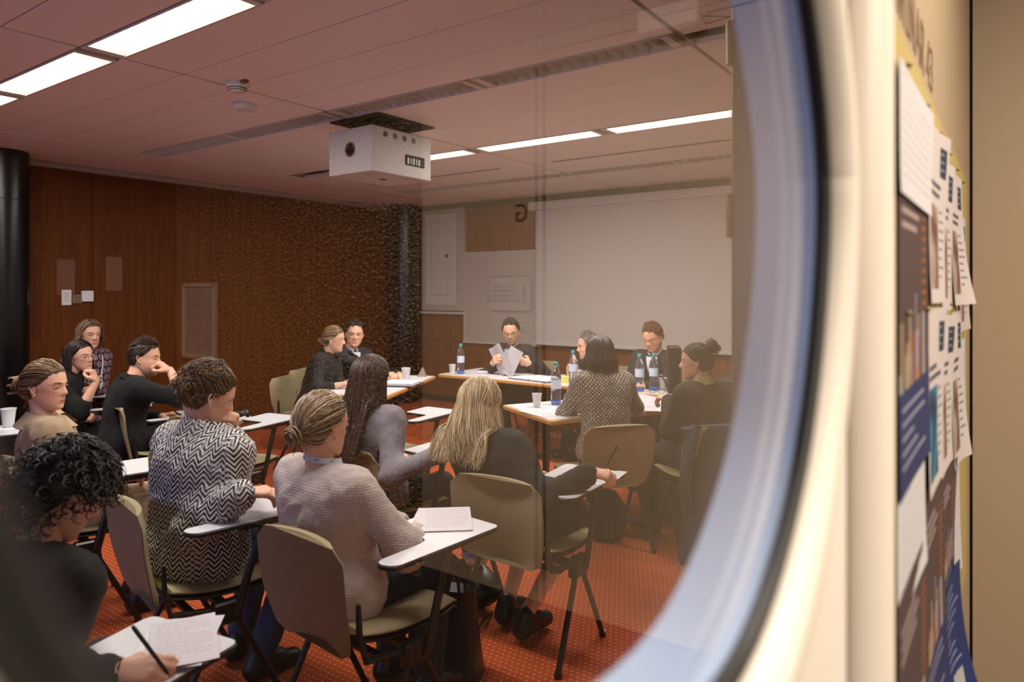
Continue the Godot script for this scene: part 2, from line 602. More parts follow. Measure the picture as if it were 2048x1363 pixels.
func build_door() -> void:
	var d := thing("door_1", "cream corridor door with a round window in a black rubber seal", "door", Vector3(0, 1.58, 0))
	d.set_meta("kind", "structure")
	var m := 96
	var z0 := -0.70
	var z1 := 0.30
	var lo := -1.58
	var hi := 1.12
	var b := MB.new()
	var ctr := Vector2(-0.31, 0.07)
	for face in 2:
		var x := 0.0 if face == 0 else -0.052
		var p := PackedVector3Array()
		var f := PackedInt32Array()
		for k in m:
			var q := hole(k, m)
			var dir := (q - ctr).normalized()
			var t := INF
			if dir.x > 0: t = minf(t, (z1 - ctr.x) / dir.x)
			if dir.x < 0: t = minf(t, (z0 - ctr.x) / dir.x)
			if dir.y > 0: t = minf(t, (hi - ctr.y) / dir.y)
			if dir.y < 0: t = minf(t, (lo - ctr.y) / dir.y)
			var o := ctr + dir * t
			p.push_back(Vector3(x, q.y, q.x))
			p.push_back(Vector3(x, o.y, o.x))
		for k in m:
			var a := k * 2
			var e := ((k + 1) % m) * 2
			f.append_array([a, a + 1, e + 1, a, e + 1, e] if face == 0 else [a, e + 1, a + 1, a, e, e + 1])
		b.raw(p, f, false)
	obj("leaf", b, M.cream_paint, d)
	var corner := MB.new()
	for c in [[z0, lo], [z0, hi], [z1, lo], [z1, hi]]:
		corner.box(Vector3(-0.026, c[1] + (0.25 if c[1] < 0 else -0.25), c[0] + (0.04 if c[0] < 0 else -0.04)), Vector3(0.05, 0.5, 0.08))
	obj("corner_block", corner, M.cream_paint, d)
	var rev := MB.new()
	var rings := []
	for x in [0.0, -0.052]:
		var ring := PackedVector3Array()
		for k in m:
			var q := hole(k, m)
			ring.push_back(Vector3(x, q.y, q.x))
		rings.push_back(ring)
	rev.loft(rings, true, false)
	obj("reveal", rev, M.reveal_blue, d)
	var seal := []
	var bead := []
	for k in m + 1:
		var q := hole(k % m, m)
		var out := (q - ctr).normalized()
		seal.push_back(Vector3(0.0, q.y + out.y * 0.003, q.x + out.x * 0.003))
		bead.push_back(Vector3(-0.002, q.y + out.y * 0.032, q.x + out.x * 0.032))
	var sb := MB.new()
	sb.tube(seal, 0.0062, 8, false, 1.0)
	obj("rubber_seal", sb, M.rubber, d)
	var rb := MB.new()
	rb.tube(bead, 0.0235, 10, false, 1.0)
	obj("window_rim", rb, M.cream_paint, d)
	var gp := MB.new()
	for x in [-0.004, -0.009]:
		var p := PackedVector3Array()
		var f := PackedInt32Array()
		p.push_back(Vector3(x, ctr.y, ctr.x))
		for k in m:
			var q := hole(k, m)
			p.push_back(Vector3(x, q.y, q.x))
		for k in m:
			f.append_array([0, 1 + k, 1 + (k + 1) % m] if x > -0.006 else [0, 1 + (k + 1) % m, 1 + k])
		gp.raw(p, f, false)
	obj("window_pane", gp, M.window_glass, d)
	var cs := MB.new()
	var prof := PackedVector2Array()
	for k in 9:
		var an := PI * k / 8.0
		prof.push_back(Vector2(sin(an) * 0.032, -0.755 - cos(an) * 0.05))
	prof.push_back(Vector2(-0.05, -0.705))
	prof.push_back(Vector2(-0.05, -0.805))
	cs.slab(prof, -1.58, 1.2)
	obj("casing", cs, M.cream_paint, d)
	# the steel post inside, with two hinges
	var post := thing("door_post", "slim tan steel post with two hinges just inside the window", "door post", Vector3(-0.372, 0, -1.62))
	obj("post", bx(Vector3(0, CEIL / 2, 0), Vector3(0.07, CEIL, 0.012), 0.003), M.steel_tan, post)
	for y in [1.70, 2.10]:
		var h := MB.new()
		h.tube([Vector3(-0.038, y, 0.004), Vector3(-0.038, y + 0.1, 0.004)], 0.010, 10)
		obj("hinge", h, M.steel_tan, post)

# ---------------------------------------------------------------- furniture
func rrect(x0: float, x1: float, z0: float, z1: float, r: float, seg := 5) -> PackedVector2Array:
	var p := PackedVector2Array()
	for q in [[x1 - r, z1 - r, 0.0], [x0 + r, z1 - r, 0.5], [x0 + r, z0 + r, 1.0], [x1 - r, z0 + r, 1.5]]:
		for k in seg + 1:
			var an: float = PI * (q[2] + 0.5 * k / seg)
			p.push_back(Vector2(q[0] + cos(an) * r, q[1] + sin(an) * r))
	return p

func shell_rows(wide: Callable, path: Array, curl: float, th: float) -> MB:   # a curved shell along a path of (y, z) with a width at each step
	var b := MB.new()
	var rings := []
	for k in path.size():
		var p: Vector2 = path[k]
		var t: Vector2 = (path[mini(k + 1, path.size() - 1)] - path[maxi(k - 1, 0)]).normalized()
		var nn := Vector2(t.y, -t.x)
		var w: float = wide.call(float(k) / (path.size() - 1))
		var ring := PackedVector3Array()
		for sd in 2:
			for q in 9:
				var u: float = (q / 8.0 - 0.5) * 2.0 * (1 if sd == 0 else -1)
				var off: float = -curl * u * u + (th if sd == 0 else 0.0) * (1.0 - 0.6 * pow(absf(u), 6.0))
				ring.push_back(Vector3(u * w / 2, p.x + nn.x * off, p.y + nn.y * off))
		rings.push_back(ring)
	b.loft(rings)
	return b

func make_chair(label: String, tablet: bool) -> Node3D:   # faces -z, its origin on the floor under the seat
	var t := thing("tablet_chair" if tablet else "conference_chair", label, "chair", Vector3.ZERO, 0, "chairs of the seminar room")
	var back := [Vector2(0.425, 0.205)]
	for k in 9:
		var f := k / 8.0
		back.push_back(Vector2(0.45 + 0.34 * f, 0.215 + 0.055 * f + 0.012 * sin(f * PI)))
	var wb := func(f: float) -> float:
		var w: float = lerpf(0.39, 0.46, smoothstep(0.0, 0.55, f))
		if f > 0.86: w -= 0.10 * pow((f - 0.86) / 0.14, 2.2)
		if f < 0.16: w -= 0.10 * pow((0.16 - f) / 0.16, 2.0)
		return w
	obj("backrest", shell_rows(wb, back, 0.030, 0.020), M.olive_fabric, t)
	var seat := [Vector2(0.43, -0.23)]
	for k in 8:
		var f := k / 7.0
		seat.push_back(Vector2(0.445 - 0.012 * sin(f * PI) + 0.02 * f * f, -0.21 + 0.40 * f))
	var ws := func(f: float) -> float: return 0.44 - 0.05 * pow(absf(f - 0.5) * 2.0, 4.0)
	obj("seat", shell_rows(ws, seat, -0.018, 0.022), M.olive_fabric, t)
	var pan := []
	for k in seat.size(): pan.push_back(Vector2(seat[k].x - 0.022, seat[k].y))
	obj("seat_shell", shell_rows(func(f): return ws.call(f) + 0.006, pan, -0.020, 0.018), M.black_plastic, t)
	var fr := MB.new()
	fr.box(Vector3(0, 0.385, 0.0), Vector3(0.50, 0.025, 0.04), 0.004)
	fr.box(Vector3(0, 0.395, 0.12), Vector3(0.46, 0.02, 0.03), 0.004)
	for s in [-1, 1]:
		fr.box(Vector3(s * 0.245, 0.385, 0.01), Vector3(0.045, 0.085, 0.11), 0.008)
	obj("frame", fr, M.black_steel, t)
	for s in [-1, 1]:
		var up := MB.new()
		up.tube([Vector3(s * 0.235, 0.40, 0.06), Vector3(s * 0.225, 0.42, 0.20), Vector3(s * 0.212, 0.50, 0.216), Vector3(s * 0.209, 0.60, 0.218)], [0.016, 0.016, 0.014, 0.010], 8, true, 0.7)
		obj("back_support", up, M.black_plastic, t)
		for e in [[-0.03, -0.20], [0.04, 0.22]]:
			var lg := MB.new()
			lg.tube([Vector3(s * 0.248, 0.40, e[0]), Vector3(s * 0.250, 0.33, e[0] * 1.3), Vector3(s * 0.262, 0.012, e[1])], 0.0125, 10)
			lg.tube([Vector3(s * 0.262, 0.0, e[1] * 1.01), Vector3(s * 0.262, 0.022, e[1] * 0.99)], 0.016, 10)
			obj("leg", lg, M.black_steel, t)
	if tablet:
		var arm := MB.new()
		arm.tube([Vector3(0.268, 0.37, -0.02), Vector3(0.275, 0.52, -0.06), Vector3(0.262, 0.685, -0.13)], [0.020, 0.017, 0.019], 8, true, 0.7)
		arm.box(Vector3(0.255, 0.69, -0.14), Vector3(0.05, 0.02, 0.20), 0.005)
		obj("tablet_arm", arm, M.black_steel, t)
		var ol := tablet_outline()
		var tb := MB.new()
		tb.slab(ol, 0.700, 0.716, 0.004)
		var wt := obj("writing_tablet", tb, M.tablet_edge if M.has("tablet_edge") else mat("tablet_edge", Color(0.05, 0.045, 0.045), 0.5), t)
		var inner := PackedVector2Array()
		var cc := Geometry2D.offset_polygon(ol, -0.004)
		inner = cc[0]
		var tp := MB.new()
		tp.slab(inner, 0.7155, 0.7175)
		obj("tablet_surface", tp, M.laminate_white, wt)
	return t

func tablet_outline() -> PackedVector2Array:
	var c := Curve2D.new()
	for q in [[0.215, 0.12, 0, 0.03], [0.25, 0.165, 0.02, 0], [0.305, 0.11, 0, -0.04], [0.315, -0.32, 0, -0.02], [0.285, -0.355, -0.02, 0], [0.02, -0.365, -0.02, 0], [-0.01, -0.33, 0, 0.02], [0.0, -0.13, 0, 0.02], [0.03, -0.095, 0.02, 0], [0.17, -0.085, 0.03, 0.0], [0.212, -0.03, 0, 0.03]]:
		c.add_point(Vector2(q[0], q[1]), Vector2(-q[2], -q[3]), Vector2(q[2], q[3]))
	c.add_point(Vector2(0.215, 0.12), Vector2(0, -0.03))
	var p := c.tessellate(4, 4)
	p.remove_at(p.size() - 1)
	return p

func make_table(label: String, w: float, d: float, at: Vector3, turn: float) -> Node3D:   # w along x, the front edge at z = 0, its depth towards -z
	var t := thing("conference_table", label, "table", at, turn, "white conference tables with wooden edges")
	var eb := MB.new()
	eb.slab(rrect(-w / 2, w / 2, -d, 0, 0.02, 3), 0.708, 0.739, 0.006)
	var te := obj("table_edge", eb, M.beech_edge, t)
	var tb := MB.new()
	tb.slab(rrect(-w / 2 + 0.018, w / 2 - 0.018, -d + 0.018, -0.018, 0.01, 2), 0.736, 0.741)
	obj("tabletop", tb, M.laminate_white, te)
	for s in [-1, 1]:
		var lg := MB.new()
		lg.tube([Vector3(s * (w / 2 - 0.17), 0.05, -d / 2), Vector3(s * (w / 2 - 0.17), 0.70, -d / 2)], 0.025, 12)
		lg.box(Vector3(s * (w / 2 - 0.17), 0.695, -d / 2), Vector3(0.06, 0.025, d - 0.1), 0.005)
		obj("leg", lg, M.black_steel, t)
		var ft := MB.new()
		ft.tube([Vector3(s * (w / 2 - 0.17), 0.02, -0.05), Vector3(s * (w / 2 - 0.17), 0.05, -d / 2), Vector3(s * (w / 2 - 0.17), 0.02, -d + 0.05)], 0.02, 8)
		obj("foot", ft, M.black_steel, t)
	var mod := MB.new()
	mod.box(Vector3(0, 0.60, -d + 0.06), Vector3(w - 0.36, 0.16, 0.012), 0.002)
	obj("modesty_panel", mod, M.panel_wood, t)
	return t

func bottle(at: Vector3, label: String, h := 0.30) -> void:
	var t := thing("water_bottle", label, "bottle", at, 0, "plastic water bottles on the tables")
	var s := h / 0.30
	var b := MB.new()
	b.lathe([[0.001, 0.002], [0.030, 0.0], [0.036, 0.008], [0.037, 0.05], [0.0355, 0.06], [0.037, 0.07], [0.0355, 0.085], [0.037, 0.10], [0.037, 0.185], [0.036, 0.205], [0.028, 0.232], [0.017, 0.255], [0.0135, 0.27], [0.0135, 0.283], [0.001, 0.284]].map(func(q): return [q[0] * sqrt(s), q[1] * s]), 20)
	obj("body", b, M.bottle_plastic, t)
	var l := MB.new()
	l.lathe([[0.0374, 0.115], [0.0376, 0.117], [0.0376, 0.178], [0.0374, 0.18]].map(func(q): return [q[0] * sqrt(s), q[1] * s]), 20, Vector3.ZERO, false)
	obj("paper_label", l, M.bottle_label, t)
	var base := MB.new()
	base.lathe([[0.001, 0.001], [0.0305, 0.0005], [0.0366, 0.009], [0.0374, 0.028], [0.0366, 0.03]].map(func(q): return [q[0] * sqrt(s), q[1] * s]), 20, Vector3.ZERO, false)
	obj("blue_base", base, M.bottle_base, t)
	var c := MB.new()
	c.lathe([[0.0145, 0.27], [0.0165, 0.272], [0.0165, 0.296], [0.015, 0.30], [0.001, 0.3005]].map(func(q): return [q[0], q[1] * s]), 16)
	obj("cap", c, M.cap_teal, t)

func cup(at: Vector3, label: String, h := 0.095) -> void:
	var b := MB.new()
	var s := h / 0.095
	b.lathe([[0.001, 0.003], [0.023, 0.001], [0.0245, 0.004], [0.0345, 0.092], [0.0365, 0.0935], [0.0365, 0.096], [0.0335, 0.0955], [0.0230, 0.007], [0.001, 0.006]].map(func(q): return [q[0] * s, q[1] * s]), 20)
	solo("paper_cup", b, M.cup_white, label, "cup", "white disposable cups", at)

func paper(called: String, label: String, at: Vector3, turn: float, w: float, h: float, m: Material, th := 0.0008, group := "papers on tables and tablets", cat := "paper", wave := 0.0) -> MeshInstance3D:
	var rows := []
	for r in 6:
		var row := []
		for k in 6:
			var x: float = (k / 5.0 - 0.5) * w
			var z: float = (r / 5.0 - 0.5) * h
			row.push_back(Vector3(x, th + wave * (0.5 + 0.5 * sin(k * 1.7 + r * 0.9)) , z))
		rows.push_back(row)
	var b := MB.new()
	b.sheet(rows, th)
	return solo(called, b, m, label, cat, group, at, turn)

func print_tex(seed_: int, lines: int, w := 128, h := 180, hand := false, ink := Color(0.25, 0.25, 0.30)) -> ImageTexture:
	var im := Image.create(w, h, false, Image.FORMAT_RGB8)
	im.fill(Color(0.93, 0.93, 0.95))
	var r := RandomNumberGenerator.new()
	r.seed = seed_
	for k in lines:
		var y := int(h * (0.08 + 0.84 * k / lines))
		var x := int(w * 0.1)
		var end := int(w * (0.9 if r.randf() < 0.75 else r.randf_range(0.4, 0.8)))
		while x < end:
			var l := r.randi_range(3, 12)
			if hand:
				for q in l: im.set_pixel(mini(x + q, w - 1), clampi(y + int(2.4 * sin(q * 1.9 + x)), 0, h - 1), ink)
			else:
				im.fill_rect(Rect2i(x, y, mini(l, end - x), maxi(1, h / 120)), ink.lerp(Color.WHITE, 0.25))
			x += l + 3
	return ImageTexture.create_from_image(im)

func pmat(called: String, t: Texture2D, rough := 0.8) -> StandardMaterial3D:
	var m := mat(called, Color(0.84, 0.82, 0.82), rough)
	m.albedo_texture = t
	return m

# ---------------------------------------------------------------- fixed things of the room
func disc_tex() -> ImageTexture:
	return img(32, 32, func(x, y): return g(0.1))

func text(s: String, size: float, depth: float, font := "Droid Sans") -> TextMesh:
	var t := TextMesh.new()
	var f := SystemFont.new()
	f.font_names = PackedStringArray([font])
	t.font = f
	t.text = s
	t.font_size = 64
	t.pixel_size = size / 64.0
	t.depth = depth
	t.curve_step = 2.0
	t.vertical_alignment = VERTICAL_ALIGNMENT_BOTTOM
	return t

func build_fixtures() -> void:
	for p in [[Vector3(-7.0, 0, -2.36), 0.215, "black round column at the left of the wooden wall"], [Vector3(-6.93, 0, -7.24), 0.20, "black round column in the far corner beside the white cabinet"]]:
		var b := MB.new()
		b.lathe([[p[1], 0.0], [p[1], 1.1], [p[1], 2.2], [p[1], CEIL + 0.05]], 40)
		var o := solo("column", b, M.column_black, p[2], "column", "black columns", p[0])
		o.set_meta("kind", "structure")
		var ri := MB.new()
		ri.tube(range(25).map(func(k): return Vector3(cos(TAU * k / 24.0) * (p[1] + 0.001), 2.35, sin(TAU * k / 24.0) * (p[1] + 0.001))), 0.003, 6, false)
		obj("joint_ring", ri, M.black_steel, o)
	# projector in a white housing
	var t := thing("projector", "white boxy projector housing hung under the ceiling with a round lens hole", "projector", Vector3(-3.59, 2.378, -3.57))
	var hs := obj("housing", bx(Vector3(0, 0.155, 0), Vector3(0.44, 0.31, 0.58), 0.004), mat("projector_grey", Color(0.70, 0.67, 0.66), 0.5), t)
	obj("shaded_opening_patch", bx(Vector3(0.0, 0.389, -0.02), Vector3(0.50, 0.012, 0.56), 0.003), M.black_plastic, t)  # black patch put in for the shaded opening in the ceiling
	obj("mounting_post", bx(Vector3(0.0, 0.35, 0.0), Vector3(0.16, 0.09, 0.16), 0.004), M.black_plastic, t)
	var ln := MB.new()
	ln.tube([Vector3(0.0, 0.165, 0.27), Vector3(0.0, 0.165, 0.2915)], 0.052, 24)
	ln.tube([Vector3(0.0, 0.165, 0.2915), Vector3(0.0, 0.165, 0.286)], 0.038, 24)
	obj("lens", ln, M.black_plastic, hs)
	for k in 4:
		var hb := MB.new()
		hb.tube([Vector3(0.2, 0.265, 0.17 - k * 0.092), Vector3(0.2212, 0.265, 0.17 - k * 0.092)], 0.021, 16)
		obj("vent_hole", hb, M.black_plastic, hs)
	var cp := obj("connector_panel", bx(Vector3(0.219, 0.12, -0.12), Vector3(0.006, 0.075, 0.20), 0.001), M.dark_gap, t)
	for k in 5:
		obj("socket", bx(Vector3(0.2225, 0.115, -0.05 - k * 0.028), Vector3(0.004, 0.045, 0.018), 0.001), M.white_paint if k % 2 == 0 else M.black_steel, cp)
	var uh := MB.new()
	uh.lathe([[0.001, -0.002], [0.03, -0.002], [0.03, 0.001]], 16, Vector3(0.0, 0, -0.02))
	obj("cable_hole", uh, M.black_plastic, t)
	# smoke detectors
	for q in [[Vector3(-3.53, CEIL, -2.38), "white smoke detector with black slots beside the long ceiling seam", true], [Vector3(-3.9, CEIL, -2.68), "plain white ceiling detector below and right of the slotted one", false]]:
		var s := thing("smoke_detector", q[1], "smoke detector", q[0], 0, "ceiling detectors")
		var b := MB.new()
		b.lathe([[0.001, -0.055], [0.035, -0.053], [0.045, -0.044], [0.055, -0.022], [0.065, -0.018], [0.068, 0.0]] if q[2] else [[0.001, -0.04], [0.06, -0.04], [0.072, -0.03], [0.075, 0.0]], 28)
		obj("cover", b, M.white_paint, s)
		if q[2]:
			for k in 2:
				var r := MB.new()
				r.tube(range(13).map(func(i): return Vector3(cos(TAU * i / 12.0) * (0.046 + k * 0.006), -0.044 + k * 0.011, sin(TAU * i / 12.0) * (0.046 + k * 0.006))), 0.0025, 5, false)
				obj("slot", r, M.black_plastic, s)
			obj("indicator", bx(Vector3(0.085, -0.008, 0.01), Vector3(0.05, 0.016, 0.03), 0.004), M.letter_brown, s)
	# hatch with a triangle
	var hz := thing("ceiling_hatch", "small flush ceiling hatch marked with a triangle beside the right ceiling seam", "hatch", Vector3(-0.98, CEIL - 0.003, -3.0))
	obj("hatch_panel", bx(Vector3.ZERO, Vector3(0.30, 0.004, 0.26), 0.001), M.ceiling_metal, hz)
	var tr := MB.new()
	tr.tube([Vector3(0.10, -0.003, -0.04), Vector3(-0.02, -0.003, -0.06), Vector3(0.0, -0.003, 0.04), Vector3(0.10, -0.003, -0.04)], 0.002, 4)
	obj("triangle_mark", tr, M.letter_brown, hz)
	# cabinet
	var c := thing("wall_cabinet", "white built-in wall cabinet with a tall narrow door beside the far column", "cabinet", Vector3(-6.44, 1.255, -7.54))
	obj("surround", bx(Vector3(0, 0.745, 0.03), Vector3(0.78, 1.43, 0.06), 0.004), mat("cabinet_grey", Color(0.70, 0.66, 0.63), 0.55), c)
	obj("front_panel", bx(Vector3(-0.03, 0.75, 0.062), Vector3(0.56, 1.28, 0.012), 0.002), M.white_paint, c)
	var dr := obj("door", bx(Vector3(-0.035, 0.76, 0.070), Vector3(0.30, 1.02, 0.008), 0.002), M.white_paint, c)
	for q in [[-0.188, 0.76, 0.003, 1.03], [0.118, 0.76, 0.003, 1.03], [-0.035, 1.273, 0.31, 0.003], [-0.035, 0.247, 0.31, 0.003]]:
		obj("door_joint", bx(Vector3(q[0], q[1], 0.069), Vector3(q[2], q[3], 0.003)), M.dark_gap, c)
	obj("lock", bx(Vector3(0.095, 0.80, 0.076), Vector3(0.045, 0.045, 0.012), 0.003), M.dark_gap, dr)
	obj("lower_rail", bx(Vector3(0, 0.0, 0.045), Vector3(0.80, 0.03, 0.09), 0.003), M.white_paint, c)
	# whiteboard and screen
	var w := thing("whiteboard", "white writing board on the back wall left of the projection screen", "whiteboard", Vector3(-5.43, 0.86, -7.54))
	obj("board", bx(Vector3(0, 0.612, 0.02), Vector3(1.25, 1.225, 0.02), 0.003), M.board_white, w)
	for q in [[Vector3(0, 0.0, 0.03), Vector3(1.27, 0.02, 0.06)], [Vector3(0, 1.227, 0.022), Vector3(1.27, 0.014, 0.026)], [Vector3(-0.632, 0.61, 0.022), Vector3(0.014, 1.225, 0.026)]]:
		obj("frame", bx(q[0], q[1], 0.003), M.white_paint, w)
	var hand := MB.new()
	for k in 2:
		var r := RandomNumberGenerator.new()
		r.seed = 40 + k
		var x := 0.10 + k * 0.06
		while x < 0.46:
			var pts := []
			for q in 4: pts.push_back(Vector3(x + q * 0.008, 0.285 - k * 0.10 + r.randf_range(-0.018, 0.018), 0.0315))
			hand.tube(pts, 0.0025, 4)
			x += 0.045
	obj("faint_handwriting", hand, mat("faint_ink", Color(0.55, 0.50, 0.49), 0.7), w)
	var s := thing("projection_screen", "wide white projection screen pulled down over the back wall", "projection screen", Vector3(-3.35, 0.9, -7.46))
	obj("casing", bx(Vector3(-0.02, 1.74, 0.0), Vector3(3.10, 0.105, 0.11), 0.006), M.white_paint, s)
	obj("screen_cloth", bx(Vector3(0, 0.86, 0.02), Vector3(2.96, 1.70, 0.003)), M.screen_white, s)
	obj("bottom_bar", bx(Vector3(0, 0.0, 0.02), Vector3(2.98, 0.035, 0.03), 0.006), M.white_paint, s)
	# plates on the left wall
	var g1 := thing("wall_notice", "small portrait notice card on the wooden wall, left of the switch", "notice", Vector3(-7.246, 1.506, -2.985))
	obj("card", bx(Vector3.ZERO, Vector3(0.004, 0.145, 0.085), 0.001), M.paper, g1)
	for k in 6: obj("print_line", bx(Vector3(0.0024, 0.045 - k * 0.016, 0), Vector3(0.0006, 0.003, 0.055)), M.letter_brown, g1)
	var sw := thing("wall_switch", "tan wall switch plate under a square white card", "switch", Vector3(-7.246, 1.49, -3.075))
	obj("plate", bx(Vector3(0.004, 0, 0), Vector3(0.02, 0.085, 0.085), 0.003), M.steel_tan, sw)
	for k in 2: obj("button", bx(Vector3(0.015, 0.018 - k * 0.036, 0), Vector3(0.006, 0.022, 0.05), 0.002), M.letter_brown, sw)
	solo("square_card", bx(Vector3.ZERO, Vector3(0.03, 0.105, 0.105), 0.003), M.paper, "square white box on the wooden wall beside the tan switch", "card", "", Vector3(-7.235, 1.517, -3.165))
	for k in 2:
		solo("faint_poster", bx(Vector3.ZERO, Vector3(0.002, 0.34, 0.16)), mat("faint_poster_%d" % k, Color(0.40, 0.20, 0.09) if k == 0 else Color(0.42, 0.21, 0.10), 0.5), ["faint brown sheet on the wooden wall above the notice card", "faint brown sheet on the wooden wall above and right of the switch"][k], "poster", "", Vector3(-7.248, [1.70, 1.74][k], [-2.98, -3.42][k]))
	# media cart and monitor at the right
	var mc := thing("media_cabinet", "dark media cabinet with white devices on top at the right end of the judges' table", "media cabinet", Vector3(-1.53, 0, -6.05))
	obj("body", bx(Vector3(0, 0.43, 0), Vector3(0.85, 0.80, 0.55), 0.008), M.tan_dark if M.has("tan_dark") else mat("tan_dark", Color(0.14, 0.12, 0.105), 0.5), mc)
	obj("drawer", bx(Vector3(0, 0.68, 0.278), Vector3(0.80, 0.22, 0.012), 0.003), M.black_plastic, mc)
	obj("plinth", bx(Vector3(0, 0.02, 0), Vector3(0.80, 0.04, 0.50)), M.black_plastic, mc)
	for q in [[Vector3(-0.15, 0.845, 0.1), Vector3(0.22, 0.03, 0.2)], [Vector3(0.17, 0.85, 0.08), Vector3(0.34, 0.04, 0.24)]]:
		solo("desk_device", bx(q[0] + Vector3(-1.53, 0, -6.05), q[1], 0.005), M.white_paint, "flat white device on the dark media cabinet, " + ("left one" if q[0].x < 0 else "right one"), "device", "white devices on the cabinet")
	var mn := thing("desk_monitor", "black monitor seen from its back edge with a wooden strip, right of the two bottles", "monitor", Vector3(-2.135, 0.741, -5.43), 0.5)
	obj("case", bx(Vector3(0, 0.20, 0), Vector3(0.10, 0.36, 0.17), 0.01), M.black_plastic, mn)
	obj("wood_strip", bx(Vector3(0.056, 0.20, 0.05), Vector3(0.012, 0.33, 0.03), 0.002), M.beech_edge, mn)
	obj("foot", bx(Vector3(0, 0.012, 0), Vector3(0.11, 0.024, 0.15), 0.006), M.black_plastic, mn)

# ---------------------------------------------------------------- chairs and tables
func build_seats() -> void:
	var c := make_chair("olive tablet chair under the woman in the white knit jacket, front right", true)
	c.position = Vector3(-1.735, 0, -1.73)
	c.rotation.y = deg_to_rad(-3)
	for q in [[-1.66, -2.64, 3, "olive tablet chair under the long-haired blonde in a dark blazer"], [-1.657, -0.608, 11.7, "tablet chair of the curly-haired writer, closest to the window"],
			[-2.497, -1.564, -11, "olive tablet chair under the person in the herringbone coat"], [-2.56, -2.64, 0, "olive tablet chair under the long brown-haired woman in grey"],
			[-4.05, -2.66, 12, "empty tablet chair right of the man in the black sweater"], [-3.37, -3.50, 5, "empty tablet chair in front of the long brown-haired woman"],
			[-4.75, -2.57, -10, "tablet chair under the man in the black sweater"], [-3.58, -1.56, -14, "tablet chair under the woman in the beige trench coat"],
			[-5.50, -2.48, -22, "tablet chair under the woman with round glasses"], [-6.15, -2.75, -30, "tablet chair under the woman in the patterned dress by the wooden wall"],
			[-5.1, -1.55, -15, "empty tablet chair at the far left holding a white cup"]]:
		dup(c, Vector3(q[0], 0, q[1]), deg_to_rad(q[2]), q[3], "chairs of the seminar room")
	var d := make_chair("olive chair without tablet behind the woman in the tweed jacket", false)
	d.position = Vector3(-1.97, 0, -3.85)
	d.rotation.y = deg_to_rad(53)
	for q in [[-1.44, -4.20, 52, "olive chair hung with a grey-blue coat at the right"], [-5.07, -4.14, -65, "olive chair behind the blonde woman in the black suit"], [-5.45, -4.62, -65, "olive chair behind the young man with the blue tie"],
			[-4.20, -6.32, 180, "chair of the man reading papers in front of the whiteboard"], [-3.28, -6.32, 180, "chair of the grey-haired judge in the middle"], [-2.60, -6.32, 180, "chair of the judge with a white pocket square"]]:
		dup(d, Vector3(q[0], 0, q[1]), deg_to_rad(q[2]), q[3], "chairs of the seminar room")
	make_table("white table with wooden edge in front of the man reading papers", 1.25, 0.70, Vector3(-3.935, 0, -5.27), 0)
	make_table("white table with wooden edge in front of the judge with a pocket square", 1.25, 0.70, Vector3(-2.685, 0, -5.27), 0)
	make_table("white angled table on the left with the blonde woman and young man", 1.343, 0.70, Vector3(-4.185, 0, -4.541), deg_to_rad(115.1))
	make_table("white angled table on the right in front of the tweed jacket", 1.26, 0.70, Vector3(-2.007, 0, -4.365), deg_to_rad(62.5))

